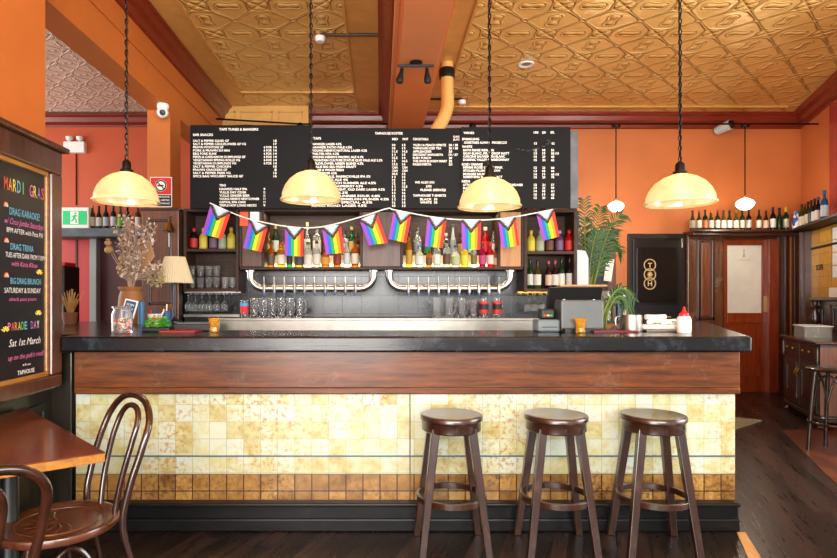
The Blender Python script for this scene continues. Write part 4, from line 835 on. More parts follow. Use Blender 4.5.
copy_thing(st, (.974, 3.215, 0), 'dark wooden bar stool, middle of three at the bar', -.01)
copy_thing(st, (1.511, 3.21, 0), 'dark wooden bar stool, rightmost of three at the bar', -.05)

tz = .78
A_ = (-1.935, 3.16); B_ = (-1.064, 2.245); C_ = (-1.70, 1.745); D_ = (-1.935, 1.99)
tb = thing('dining_table', 'dark wooden table in the lower left corner, against the wall', 'table', (-1.5, 2.35, 0))
poly = [(x+1.5, y-2.35) for x, y in (A_, B_, C_, D_)]
MB().prism(poly, tz-.005, tz).build('tabletop', TABLEW, tb)
MB().prism(poly, tz-.038, tz-.005).build('table_edge', TEDGE, tb, .002)
MB().lathe([(0, 0), (.2, 0), (.2, .02), (.06, .05), (.035, .08), (.032, tz-.08), (.09, tz-.05), (.09, tz-.038), (0, tz-.038)], 20).build('pedestal', BLACK, tb)
def bentchair(loc, rz, label):
    o = thing('bentwood_chair', label, 'chair', loc, rz, 'bentwood chairs at the table')
    hs = .475
    MB().lathe([(0, hs-.028), (.2, hs-.03), (.224, hs-.022), (.229, hs-.006), (.224, hs+.006), (.21, hs+.008), (.19, hs+.002), (.1, hs-.003), (0, hs-.004)], 44).build('seat', CSEAT, o)
    m = MB()          # embossed fan of leaves on the seat
    for k in range(9):
        a = -PI/2+(k-4)*.42
        m.tube(smooth_path([(.02*math.cos(a), .02*math.sin(a), hs-.003), (.07*math.cos(a+.12), .07*math.sin(a+.12), hs-.001), (.125*math.cos(a-.05), .125*math.sin(a-.05), hs-.001)], 4), [.004]*4+[.007]*4+[.003], 6, flat=.4)
    m.tube([(.155*math.cos(t), .155*math.sin(t), hs) for t in [2*PI*i/40 for i in range(40)]], .004, 5, closed=True)
    m.build('seat_embossing', CSEAT, o)
    half = [(.235, .27, 0), (.222, .225, .24), (.210, .175, .46), (.218, .20, .62), (.224, .245, .76), (.206, .283, .86), (.125, .305, .925), (0, .312, .945)]
    path = half+[(-x, y, z) for x, y, z in half[-2::-1]]
    sp_ = smooth_path(path, 6); n = len(sp_)
    MB().tube(sp_, [.011+.0035*min(1, min(i, n-1-i)/14) for i in range(n)], 12).build('back_hoop', BENTW, o)
    half = [(.08, .190, .47), (.092, .210, .60), (.104, .248, .75), (.096, .28, .845), (.06, .294, .89), (0, .299, .903)]
    MB().tube(smooth_path(half+[(-x, y, z) for x, y, z in half[-2::-1]], 6), .0125, 10).build('inner_hoop', BENTW, o)
    for s in (-1, 1):
        MB().tube(smooth_path([(s*.15, -.14, hs-.02), (s*.168, -.165, .25), (s*.19, -.20, 0)], 5), [.019]*4+[.017]*4+[.0125]*3, 10).build('leg', BENTW, o)
        MB().tube(smooth_path([(s*.175, .10, .20), (s*.165, .07, .34), (s*.15, .0, .41), (s*.15, -.09, .33), (s*.165, -.14, .2)], 5), .009, 8).build('arched_brace', BENTW, o)
    MB().tube(smooth_path([(-.16, -.15, .2), (-.15, -.13, .33), (-.08, -.12, .40), (.08, -.12, .40), (.15, -.13, .33), (.16, -.15, .2)], 5), .009, 8).build('arched_brace', BENTW, o)
    MB().tube([(.178*math.cos(t), .02+.185*math.sin(t), .215) for t in [2*PI*i/36 for i in range(36)]], .0105, 8, closed=True).build('stretcher_ring', BENTW, o)
    return o
bentchair((-1.30, 2.345, 0), -.79, 'bentwood chair with embossed seat at the table, facing the bar end')
bentchair((-1.275, 1.57, 0), -2.1, 'nearest bentwood chair, cut off at the lower left corner')
BLKW = wood('black_bentwood', '#0C0A0A', '#261A16', .25, 'z', 1, .5)
o = thing('bentwood_stool', 'dark bentwood stool at the right edge near the sideboard', 'stool', (4.06, 5.16, 0), .5)
hs = .747
MB().lathe([(0, hs-.03), (.2, hs-.03), (.222, hs-.022), (.226, hs-.005), (.218, hs), (0, hs-.004)], 36).build('seat', BLKW, o)
for k in range(4):
    a = PI/4+k*PI/2; c, s = math.cos(a), math.sin(a)
    MB().tube(smooth_path([(.16*c, .16*s, hs-.03), (.19*c, .19*s, .4), (.215*c, .215*s, 0)], 5), .017, 10).build('leg', BLKW, o)
    b2 = a+PI/2; e = [(.175*math.cos(a), .175*math.sin(a), .40), (.16*math.cos(a+.3), .16*math.sin(a+.3), .62), (.15*math.cos(a+PI/4), .15*math.sin(a+PI/4), .69), (.16*math.cos(b2-.3), .16*math.sin(b2-.3), .62), (.175*math.cos(b2), .175*math.sin(b2), .40)]
    MB().tube(smooth_path(e, 5), .010, 8).build('arched_brace', BLKW, o)
MB().tube([(.205*math.cos(2*PI*i/36), .205*math.sin(2*PI*i/36), .26) for i in range(36)], .013, 8, closed=True).build('foot_ring', BLKW, o)

# ------------------------------------------------------------------ sideboard on the right wall
sb = thing('sideboard', 'dark carved sideboard with cupboard doors against the right wall', 'sideboard', (PX(818, 6.0), 6.0, 0), RA)
LS, DS, HS = 1.22, .60, .92       # local: +y runs deeper along the wall, +x into the wall, front face at x=0
SBW = wood('sideboard_wood', '#140A06', '#3C1E10', .28, 'z', 1, .2)
MB().box(.02, DS, 0, LS, .13, HS-.03).build('body', SBW, sb, .006)
MB().box(-.03, DS, -.04, LS+.03, HS-.03, HS).build('top', wood('sideboard_top', '#2A1A12', '#5A4030', .25, 'y', 1, .5), sb, .01)
MB().box(.015, DS-.01, -.012, .0, .16, HS-.06).build('end_panel', MIDW, sb)['label'] = 'lighter brown end panel'
MB().box(.0, DS, -.01, LS, .08, .14).build('base_moulding', SBW, sb, .015)
for i in (0, 1):
    y0_, y1_ = .06+i*(LS-.10)/2, .06+(i+1)*(LS-.10)/2-.02
    q = MB().box(.0, .03, y0_, y1_, HS-.20, HS-.06).build('drawer', SBW, sb, .008)
    for s in (.3, .7): MB().ball((-.015, y0_+(y1_-y0_)*s, HS-.13), .018, 10).build('knob', BRASS, q)
    m = MB().box(.0, .03, y0_, y1_, .15, HS-.22).box(-.015, .01, y0_+.06, y1_-.06, .22, .28).box(-.015, .01, y0_+.06, y1_-.06, HS-.34, HS-.28).box(-.015, .01, y0_+.06, y0_+.11, .28, HS-.34).box(-.015, .01, y1_-.11, y1_-.06, .28, HS-.34)
    q = m.build('door', SBW, sb, .008)
    MB().tube([(-.012, (y1_-.03 if i == 0 else y0_+.03), .48), (-.04, (y1_-.03 if i == 0 else y0_+.03), .52), (-.012, (y1_-.03 if i == 0 else y0_+.03), .58)], .008, 6).build('door_handle', BRASS, q)
for y_ in (.02, LS-.02):
    m = MB().lathe([(.045, 0), (.055, .03), (.035, .06), (.045, .09), (.05, .13)], 12, (.05, y_, 0)); m.build('foot', SBW, sb)
    MB().lathe([(.02, HS-.24), (.026, HS-.2), (.018, HS-.17), (.026, HS-.13), (.018, HS-.1), (.024, HS-.06)], 10, (.0, y_, 0)).build('corner_spindle', SBW, sb)
# upper stage
MB().box(.27, DS, -.04, LS+.02, 1.335, 1.375).build('upper_shelf', SBW, sb, .01)
MB().box(.35, DS, 0, LS, HS, 1.335).build('upper_cupboard', SBW, sb, .006)
m = MB()
for i in range(3):
    y0_ = .06+i*.35
    m.box(.335, .35, y0_, y0_+.3, HS+.06, HS+.1).box(.335, .35, y0_, y0_+.3, 1.25, 1.29).box(.335, .35, y0_, y0_+.04, HS+.1, 1.25).box(.335, .35, y0_+.26, y0_+.3, HS+.1, 1.25)
m.build('cupboard_moulding', SBW, sb, .006)
for y_ in (LS-.05, -.0):
    MB().lathe([(.03, HS), (.045, HS+.03), (.025, HS+.07), (.05, HS+.15), (.055, HS+.22), (.03, HS+.3), (.045, HS+.34), (.03, HS+.37), (.04, 1.335)], 14, (.31, y_, 0)).build('turned_post', SBW, sb)
def SBL(x, y, z): return tuple(sb.location+Matrix.Rotation(RA, 3, 'Z') @ Vector((x, y, z)))
q = SBL(.14, .66, HS+.0005)
o = thing('plastic_tub', 'clear plastic tub with white rim on the sideboard top', 'tub', q, RA)
m = MB(); 
for a in ((-.13, -.12, -.18, .18), (.12, .13, -.18, .18), (-.13, .13, -.18, -.17), (-.13, .13, .17, .18)): m.box(a[0], a[1], a[2], a[3], .004, .13)
m.box(-.13, .13, -.18, .18, 0, .006); m.build('tub_body', mat('cloudy_plastic', '#C4C6C2', .2, 0, .7, 1.1), o)
m = MB(); 
for a in ((-.14, -.12, -.19, .19), (.12, .14, -.19, .19), (-.14, .14, -.19, -.17), (-.14, .14, .17, .19)): m.box(a[0], a[1], a[2], a[3], .13, .14)
m.build('rim', WHITE, o, .003)
q = SBL(.44, .52, 1.3755)
o = thing('paper_tray', 'white paper tray with pens on the upper shelf of the sideboard', 'tray', q, RA)
MB().box(-.13, .13, -.2, .2, 0, .11).build('tray_body', WHITE, o, .006)
for i in range(7):
    y_ = -.12+i*.03; MB().tube([(-.05+.01*i, y_, .10), (.02, y_-.09, .30-.012*i)], .011, 6).build('pen', mat('pen_%d' % (i % 3), ('#15151A', '#5A4A7A', '#2A3A52')[i % 3], .4), o)
q = SBL(.40, .22, 1.3755)
bottle('spirit', 'pale', '#E6DCC8', '#3AA8A8', q, 'small bottle with teal cap standing on the sideboard upper shelf', 'sauces on the sideboard', .72, capfrac=.16)
o = tag(MB().box(-.14, .14, -.12, .12, 0, .22).build('cardboard_box', mat('kraft_board', '#B08A5C', .7, vary=.1), None, .004), 'brown cardboard box at right end of sideboard upper shelf', 'box'); o.location = SBL(.46, .08, 1.376); o.rotation_euler = (0, 0, RA)
o = thing('wall_notices', 'white paper notices on the yellow tiled right wall', 'notice')
m = MB()
for k, z in enumerate((1.62, 1.78, 1.94, 2.1)): rbox(m, 1.32, 1.75, .022, .027, z, z+.145)
m.build('paper_sheets', mat('blue_white_paper', '#DDE6EA', .6), o)
o = tag(MB().prism([(3.12, 5.6), (4.25, 6.45), (3.5, 6.95), (3.05, 6.7)], .001, .014).build('door_mat', mat('grey_mat', '#857C62', .9, vary=.15), None), 'grey brown door mat on the floor past the bar end', 'mat')

# ------------------------------------------------------------------ things on the bar
zt1 = ZT+.0005
def on(px, d): return (PX(px, d), d, zt1)
def shot(px, d, lb):
    o = thing('amber_tumbler', lb, 'glass', on(px, d), 0, 'amber tea light glasses on the bar')
    MB().lathe([(0, 0), (.026, 0), (.03, .004), (.026, .03), (.034, .075), (.040, .092), (.036, .092), (.03, .07), (.022, .03), (.022, .01), (0, .01)], 12, smooth=False).build('glass_body', AMBERG, o)
    MB().lathe([(0, .0105), (.018, .0105), (.018, .03), (0, .03)], 12).build('candle', mat('candle_wax', '#F2E2B0', .5), o)
shot(214, 3.78, 'small amber glass left of the beer glasses on the bar'); shot(580.5, 3.70, 'small amber glass in front of the grey till')
o = thing('sweet_jar', 'clear glass jar of red and green wrapped sweets on the bar', 'jar', on(122, 3.72))
MB().lathe([(0, 0), (.058, 0), (.064, .01), (.064, .12), (.052, .142), (.052, .155), (.06, .158), (.06, .17), (.056, .17), (.05, .158), (.048, .14), (.06, .118), (.06, .012), (0, .008)], 20).build('glass_body', CLEAR, o)
m = [MB(), MB(), MB()]
for i in range(60):
    a = R.uniform(0, 2*PI); r = .047*math.sqrt(R.random()); k = i % 3
    m[k].ball((r*math.cos(a), r*math.sin(a), .022+R.random()*.07), .012, 6, sz=.7)
for k, (n_, c_) in enumerate((('red_sweets', '#D02030'), ('green_sweets', '#2E9A3E'), ('pink_sweets', '#F0A8A8'))):
    q = m[k].build(n_, mat(n_, c_, .3), o); q['kind'] = 'stuff'
o = thing('herb_plant', 'bunch of bright green herb leaves on the bar', 'herb', on(158, 3.85))
MB().box(-.09, .09, -.05, .05, 0, .03).build('dish', BLACK, o, .006)
m = MB()
for i in range(170):
    a = R.uniform(0, 2*PI); r = .085*math.sqrt(R.random()); z = .03+R.random()*.10*(1-r/.14); t = R.uniform(0, 6); s = R.uniform(.012, .02)
    c = Vector((r*math.cos(a), r*math.sin(a)*.6, z)); e1 = Vector((math.cos(t), math.sin(t), R.uniform(-.3, .6)))*s; e2 = Vector((-math.sin(t), math.cos(t), R.uniform(-.3, .6)))*s*.6
    m.add([c-e1, c+e2, c+e1, c-e2], [(0, 1, 2, 3)])
m.build('leaves', mat('herb_green', '#4FB01E', .5, vary=.25, vscale=40), o)['kind'] = 'stuff'
def menu(px0, px1, d, c, lb, dz=0, nm='menu', tilt=0):
    x0, x1 = PX(px0, d), PX(px1, d)
    o = tag(MB().box((x0-x1)/2, (x1-x0)/2, -.11, .11, 0, .012).build(nm, mat('menu_'+c, c, .45), None, .002), lb, 'menu'); o.location = ((x0+x1)/2, d, zt1+dz); return o
menu(165, 200, 3.82, '#8E1F2A', 'dark red menu lying on the bar near the herbs'); menu(588, 631, 3.82, '#5E1A28', 'maroon menu lying on the bar before the steel jug')
o = thing('bar_caddy', 'long black bar caddy behind the red menu on the bar', 'caddy', on(195, 4.02-.1))
MB().box(-.13, .13, -.045, .045, 0, .05).build('tray_body', BLACK, o, .006); MB().box(-.11, .11, -.035, .035, .05, .056).build('napkins', mat('grey_blue_napkin', '#5A6470', .8), o)
# till
xa, xb = PX(559, 3.8), PX(601, 3.8); o = thing('till', 'grey point of sale till with black screen seen from behind', 'till', ((xa+xb)/2, 3.84, zt1)); hw = (xb-xa)/2
MB().box(-hw, hw, -.09, .1, .02, PZ(300, 3.8)-ZT).build('rear_housing', mat('grey_metal_case', '#54585A', .4, .3, vary=.12), o, .01)
MB().box(-hw+.03, hw-.03, -.075, .09, 0, .02).build('base', BLACK, o)
m = MB(); zz = PZ(287, 3.9)-ZT; hx = (PX(604, 3.95)-PX(552, 3.95))/2
m.add([(-hx-.01, .11, .05), (hx-.01, .11, .05), (hx+.0, .02, zz), (-hx+.0, .02, zz), (-hx-.01, .16, .05), (hx-.01, .16, .05), (hx+.0, .07, zz), (-hx+.0, .07, zz)], [(0, 1, 2, 3), (5, 4, 7, 6), (3, 2, 6, 7), (1, 0, 4, 5), (0, 3, 7, 4), (2, 1, 5, 6)])
m.build('screen', BLACK, o, .006)
MB().box(-hx+.06, hx+.02, .0, .09, zz+.001, zz+.014).build('top_ledge', TANW, o, .003)
for x in (-hw+.04, hw-.04): MB().lathe([(.008, 0), (.008, .004)], 8, (x, -.02, PZ(300, 3.8)-ZT)).build('screw', STEEL, o)
o = thing('receipt_printer', 'small grey receipt printer left of the till', 'printer', on(546.5, 3.84))
MB().box(-.075, .07, -.07, .08, 0, .082).build('case', mat('printer_grey', '#5E6A70', .35, vary=.1), o, .014); MB().box(-.05, .05, -.072, -.068, .03, .036).build('paper_slot', BLACK, o)
o = thing('card_terminal', 'black card terminal on top of the receipt printer', 'card terminal', (PX(546, 3.87), 3.86, ZT+.083))
MB().box(-.045, .045, -.05, .05, 0, .07).build('case', BLACK, o, .012)
m = MB(); 
for i, c in enumerate((0, 1, 2)): m.box(-.03+.02*i, -.016+.02*i, -.053, -.05, .02, .03, i)
m.build('keys', [mat('key_red', '#D02A1A'), mat('key_yellow', '#E8B81E'), mat('key_green', '#2A9A3A')], o)
o = thing('steel_pitcher', 'brushed steel pitcher beside the pile of napkins', 'jug', on(631, 3.86))
MB().lathe([(0, 0), (.075, 0), (.078, .01), (.066, .11), (.062, .112), (.070, .012), (0, .008)], 28).build('body', STEEL, o)
MB().tube(smooth_path([(-.066, 0, .1), (-.1, 0, .09), (-.1, 0, .04), (-.074, 0, .02)], 5), .006, 8).build('handle', STEEL, o)
tr = tag(MB().box(-.12, .12, -.09, .09, 0, .012).build('serving_tray', STEEL, None, .004), 'flat steel tray under the rolled napkins on the bar', 'tray'); tr.location = on(659, 3.88)
first = None
rolls = [(-.09, -.05, .0), (-.05, .03, .5), (.0, -.05, -.4), (.04, .02, .3), (.085, -.03, -.2), (-.055, -.02, .9), (.01, .0, -.7), (.055, -.02, .6), (-.02, .01, .1)]
pos = ['lowest at left', 'behind the leftmost', 'lowest at front', 'lowest behind middle', 'lowest at right end', 'second layer at left', 'second layer in middle', 'second layer at right', 'on the very top']
for i, (x, y, a) in enumerate(rolls):
    z = zt1+.0125+(.0, .034, .064)[0 if i < 5 else 1 if i < 8 else 2]; x0, y0_ = tr.location.x+x, tr.location.y+y
    lb = 'white rolled napkin of cutlery on the tray, %s' % pos[i]
    if first is None:
        first = thing('napkin_roll', lb, 'napkin', (x0, y0_, z), a, 'rolled napkins on the bar tray')
        MB().tube([(-.07, 0, .018), (.0, 0, .018), (.07, 0, .018)], [.018, .016, .018], 10).build('napkin', mat('napkin_white', '#DAD8D0', .8), first)
        MB().tube([(.07, 0, .018), (.11, 0, .018)], .005, 6).build('cutlery_handle', STEEL, first)
    else: copy_thing(first, (x0, y0_, z), lb, a)
o = thing('squeeze_bottle', 'white squeeze bottle with red nozzle cap on the bar', 'bottle', on(684, 3.72))
MB().lathe([(0, 0), (.04, 0), (.043, .006), (.043, .085), (.038, .1), (.028, .108), (0, .108)], 20).build('body', mat('milky_plastic', '#E4E2DA', .35), o)
MB().lathe([(0, .105), (.03, .105), (.03, .122), (.02, .126), (.008, .15), (.005, .165), (0, .165)], 16).build('nozzle_cap', mat('red_plastic', '#D4141E', .35), o)
# left end of the bar: vase of dried flowers, card, cups
dv_ = 5.0
o = thing('dried_flower_vase', 'tan pottery vase of dried flowers and seed heads on the bar', 'vase', on(131, dv_))
k = PZ(287, dv_)-ZT
MB().lathe([(0, 0), (.075, 0), (.095, .03), (.108, k*.45), (.098, k*.75), (.085, k*.88), (.105, k*.98), (.105, k), (.095, k), (.078, k*.88), (.09, k*.7), (0, k*.3)], 24).build('vase_body', mat('tan_pottery', '#8C5A30', .55, vary=.2, vscale=12), o)
m = MB(); hd = MB(); gr = MB()
tips = [(109, 250), (122, 246), (119, 258), (108, 243), (128, 232), (115, 225), (135, 222), (140, 228), (150, 235), (147, 245), (126, 240), (133, 236), (143, 220), (152, 226), (120, 268), (138, 246), (157, 265), (160, 275), (163, 270), (130, 215), (124, 224), (146, 255), (115, 272)]
for i, (a, c) in enumerate(tips):
    ex, ez = PX(a, dv_)-PX(131, dv_), PZ(c, dv_)-ZT; ey = R.uniform(-.12, .12); sx = ex*.15
    pts = smooth_path([(sx*.5, ey*.1, k*.6), (sx, ey*.3, k+.05), (ex*.6, ey*.7, k+(ez-k)*.6), (ex, ey, ez)], 4); n = len(pts)
    m.tube(pts, [.006-.0035*j/n for j in range(n)], 5)
    if i < 4 or i in (14, 22): hd.ball((ex, ey, ez), (.04 if i < 3 else .03), 10, sz=.85); hd.lathe([(.008, .02), (.02, .032), (.016, .036)], 8, (ex, ey, ez))
    else:
        for j in range(52):
            t = R.uniform(.35, 1); p_ = pts[int(t*(n-1))]; q_ = p_+Vector((R.uniform(-1, 1), R.uniform(-1, 1), R.uniform(.2, 1.2)))*.055
            m.tube([p_, q_], [.003, .0018], 4)
            if R.random() < .85:
                e1 = Vector((R.uniform(-1, 1), R.uniform(-1, 1), R.uniform(-1, 1)))*.017; e2 = Vector((R.uniform(-1, 1), R.uniform(-1, 1), R.uniform(-1, 1)))*.013
                gr.add([q_-e1, q_+e2, q_+e1, q_-e2], [(0, 1, 2, 3)])
m.build('stems', mat('dry_stem', '#A08670', .8), o); hd.build('seed_heads', mat('dry_seed_head', '#A98758', .7, vary=.15), o); gr.build('dry_florets', mat('dry_floret', '#CDB6A6', .8, vary=.25, vscale=30), o)['kind'] = 'stuff'
m = MB()
for i in range(3):                                          # broad dried fronds and the pale hydrangea-like head
    bx_ = PX((135, 139, 143)[i], dv_)-PX(131, dv_); 
    for j in range(12):
        a = -1.0+j*.18; m.add([(bx_, 0, k+.12), (bx_+.17*math.sin(a)*.6, .01*i, k+.16+.26*math.cos(a)), (bx_+.17*math.sin(a+.1)*.6, .01*i+.015, k+.15+.25*math.cos(a+.1))], [(0, 1, 2)])
m.build('dried_fronds', mat('dry_frond', '#94704A', .8), o)
m = MB()
for i in range(150):
    a, b2 = R.uniform(0, 2*PI), R.uniform(-1, 1); rr = .10*R.random()**.4; c = Vector((PX(155, dv_)-PX(131, dv_)+rr*math.cos(a)*math.sqrt(1-b2*b2)*.9, rr*math.sin(a)*.8, PZ(277, dv_)-ZT+rr*b2))
    e1 = Vector((R.uniform(-1, 1), R.uniform(-1, 1), R.uniform(-1, 1)))*.016; e2 = Vector((R.uniform(-1, 1), R.uniform(-1, 1), R.uniform(-1, 1)))*.013
    m.add([c-e1, c+e2, c+e1, c-e2], [(0, 1, 2, 3)])
m.build('dried_blossom', mat('dry_blossom', '#9C8A5A', .8, vary=.3, vscale=30), o)['kind'] = 'stuff'
o = thing('table_card', 'tilted blue and white card standing against the pottery vase', 'card', (PX(127, 4.78), 4.78, zt1+.06))
m = MB().box(-.055, .055, -.004, .004, 0, .15); q = m.build('card', mat('card_white', '#E8ECEC', .5), o, .002)
q2 = MB().box(-.043, .043, -.006, -.004, .012, .138).build('blue_panel', mat('card_blue', '#24507E', .5), o)
m = MB(); 
for i, t in enumerate(('SCAN', 'TO', 'ORDER')): write(m, t, -.03, .03, .1-.035*i, .018, lambda a, c: (a, -.0065, c))
m.build('lettering', LETTER, o); o.rotation_euler = (-.15, .22, 0)
o2 = thing('card_stand', 'small clear stand holding the blue card on the bar', 'stand', (PX(126, 4.78), 4.78, zt1)); MB().box(-.04, .04, -.03, .03, 0, .008).box(-.02, .02, -.004, .014, .008, .065).build('stand_body', CLEAR, o2, .002)
o = tag(MB().lathe([(0, 0), (.028, 0), (.028, .19), (.012, .2), (0, .2)], 14).build('blue_canister', mat('slate_blue', '#2A5E86', .4)), 'slim blue canister right of the pottery vase', 'canister'); o.location = on(141.5, 4.86)
def cup(px, d, r, h, c, lb, n, pc, nm='straw_cup', cat='cup'):
    o = thing(nm, lb, cat, on(px, d)); MB().lathe([(0, 0), (r*.85, 0), (r, h), (r-.004, h), (r*.8, .01), (0, .01)], 18).build('cup_body', c, o)
    for i in range(n):
        a = R.uniform(0, 6); MB().tube([(r*.3*math.cos(a), r*.3*math.sin(a), .012), (r*.9*math.cos(a)+.02, r*.8*math.sin(a), h*R.uniform(1.25, 1.6))], .006, 6).build('straw', pc[i % len(pc)], o)
cup(155, 4.95, .062, .085, mat('white_red_cup', '#E6D8D0', .4), 'white tub with red band holding straws, left of lamp base', 6, [mat('straw_white', '#EDEAE2'), mat('straw_red', '#C82A2A'), mat('straw_blue', '#2A4E9A')])
MB().lathe([(.0595, .03), (.0615, .055)], 18, closed=False).build('red_band', mat('straw_red'), [x for x in bpy.data.objects if x.name.startswith('straw_cup')][0])
cup(166.5, 5.0, .045, .11, mat('blue_tin', '#274C7A', .4), 'blue tin of pens beside the lamp base', 5, [BRASS, mat('straw_white')], 'pen_tin', 'tin')
o = thing('dried_grass_pot', 'small pot of dried grasses at far left end of bar', 'plant pot', on(70, 4.9))
MB().lathe([(0, 0), (.05, 0), (.065, .1), (.058, .1), (0, .02)], 16).build('pot', mat('brown_pot', '#6A3A20', .6), o)
m = MB()
for i in range(40):
    a = R.uniform(0, 6.28); s = R.uniform(.02, .11); m.tube(smooth_path([(0, 0, .03), (s*.4*math.cos(a), s*.4*math.sin(a), .15), (s*math.cos(a), s*math.sin(a), R.uniform(.2, .3))], 3), .0028, 4)
m.build('grass_stems', mat('dry_grass', '#A87A40', .8), o)
o = thing('coffee_machine', 'black machine behind the left end of the bar by red wall', 'machine', (PX(62, 6.9), 6.9, 0))
MB().box(-.4, .11, -.15, .2, 0, 1.05).build('base_cabinet', DARKW, o, .01); MB().box(-.3, .11, -.15, .2, 1.05, PZ(266, 6.8)).build('case', BLACK, o, .015); MB().box(-.1, .1, -.155, -.15, 1.2, 1.3).build('front_panel', mat('grey_panel', '#6A6E70', .4), o)
MB().box(-.28, .09, -.1, .15, PZ(266, 6.8), PZ(262, 6.8)).build('red_lid', RED, o, .01)
# bell
o = thing('brass_bell', 'small brass bell hanging on the timber pillar', 'bell', (PX(169, 5.86), 5.86, PZ(231, 5.86)))
MB().lathe([(.062, 0), (.05, .02), (.034, .05), (.028, .08), (.012, .095), (0, .095)], 18).build('bell_body', BRASS, o); MB().ball((0, 0, -.008), .012, 8).build('clapper', CHAIN, o)
MB().tube(smooth_path([(0, 0, .09), (0, .0, .13), (0, .04, .15), (0, .085, .15)], 4), .007, 6).build('bracket', BRASS, o); MB().tube([(0, 0, -.01), (0, 0, -.16)], .004, 5).build('pull_cord', mat('white_cord'), o)
# posters on the back bar door
o = tag(MB().box(PX(239.5, 5.83), PX(248, 5.83), 5.838, 5.842, Z5(226), Z5(212)).build('notice_card', mat('orange_card', '#D8502A', .5)), 'small orange card on the left back bar door', 'card')
o = tag(MB().box(PX(250, 5.83), PX(259, 5.83), 5.838, 5.842, Z5(222), Z5(212)).build('notice_card', mat('card_white')), 'small white card right of the orange card on back bar door', 'card')

# ------------------------------------------------------------------ glasses
def glass(name, label, cat, loc, prof, group, proto={}):
    if name not in proto:
        r = thing(name, label, cat, loc, 0, group); MB().lathe(prof, 16).build('glass_body', CLEAR, r); proto[name] = r; return r
    return copy_thing(proto[name], loc, label)
tum = [(0, 0), (.030, 0), (.033, .004), (.040, .115), (.0375, .115), (.031, .012), (0, .010)]
zsl = Z5(290)+.016
for i, px in enumerate((192, 200.5, 209, 216.5)):
    for k in (0, 1): glass('tumbler', 'clear tumbler on left shelf unit, %s of %s stack from left' % (('lower', 'upper')[k], ORD[i]), 'glass', (PX(px, 5.97), 5.97, zsl+k*.118), tum, 'tumblers on the left shelf unit')
for i, px in enumerate((225.5, 232.5)): 
    for k, d in enumerate((5.93, 6.06)): glass('tumbler', 'single clear tumbler, %s from right side of left shelf unit, %s row' % (('second', 'first')[i], ('front', 'back')[k]), 'glass', (PX(px, d), d, zsl), tum, 'tumblers on the left shelf unit')
wine = [(0, 0), (.033, 0), (.033, -.004), (.006, -.010), (.004, -.08), (.012, -.09), (.034, -.115), (.038, -.145), (.032, -.19), (.030, -.19), (.036, -.145), (.032, -.117), (0, -.095)]
for i, px in enumerate((188.5, 195.5, 202.3, 209.3, 216.8, 224.5)):
    glass('wine_glass', 'upside down wine glass, %s from left under left shelf unit' % ORD[i], 'glass', (PX(px, 5.95), 5.95, Z5(293)+.0035), wine, 'wine glasses hanging under the left shelf')
for i, px in enumerate((527.5, 534.5, 541.5)):
    glass('wine_glass', 'upside down wine glass, %s from left under right shelf unit' % ORD[i], 'glass', (PX(px, 5.95), 5.95, Z5(293)+.0035), wine, 'wine glasses hanging under the right shelf')['group'] = 'wine glasses hanging under the right shelf'
def mug(px, d, label, group, band=None, proto={}, h=.2):
    k = (band, h)
    if k in proto: o = copy_thing(proto[k], (PX(px, d), d, zb+.0005), label, R.uniform(-1.0, -.7)); o['group'] = group; return
    o = thing('beer_mug', label, 'beer mug', (PX(px, d), d, zb+.0005), -.85, group); proto[k] = o
    MB().lathe([(0, 0), (.038, 0), (.04, .006), (.036, .03), (.043, h), (.040, h), (.033, .03), (0, .016)], 16).build('glass_body', CLEAR, o)
    if h > .18: MB().tube(smooth_path([(.04, 0, h*.85), (.075, 0, h*.8), (.08, 0, h*.5), (.06, 0, h*.25), (.036, 0, h*.2)], 4), .0075, 8).build('handle', CLEAR, o)
    if band:
        for c, z0, z1, n in band: 
            b_ = MB().lathe([(.0425, z0), (.0435, z1)], 16); b_.f = b_.f[:-2]; b_.mi = b_.mi[:-2]; b_.sm = b_.sm[:-2]; b_.build('printed_band', mat('print_'+n, c, .5), o)
G1 = 'beer glasses under the left tap rail'; G2 = 'beer glasses under the right tap rail'
mug(244.5, 5.74, 'straight beer glass with red and blue print, leftmost under left taps', G1, (('#C8202A', .05, .12, 'red'), ('#3A9ACB', .12, .15, 'sky')), h=.179)
for i, px in enumerate((254, 263, 272, 281, 290, 300)): mug(px, 5.74, 'clear handled beer mug, %s right of printed glass under left taps' % ORD[i], G1)
for i, px in enumerate((437, 449.5, 462)): mug(px, 5.72, 'clear handled beer mug, %s from left under right taps' % ORD[i], G2)
mug(473, 5.72, 'plain straight beer glass between clear and printed mugs, right taps', G2, None, h=.178)
mug(483.5, 5.72, 'beer mug with red and black print, left of the printed pair', G2, (('#D02A1E', .05, .085, 'scarlet'), ('#1A1A1E', .085, .14, 'ink'), ('#D02A1E', .14, .165, 'scarlet')))
mug(497, 5.72, 'beer mug with red and black print, right of the printed pair', G2, (('#D02A1E', .05, .085, 'scarlet'), ('#1A1A1E', .085, .14, 'ink'), ('#D02A1E', .14, .165, 'scarlet')))

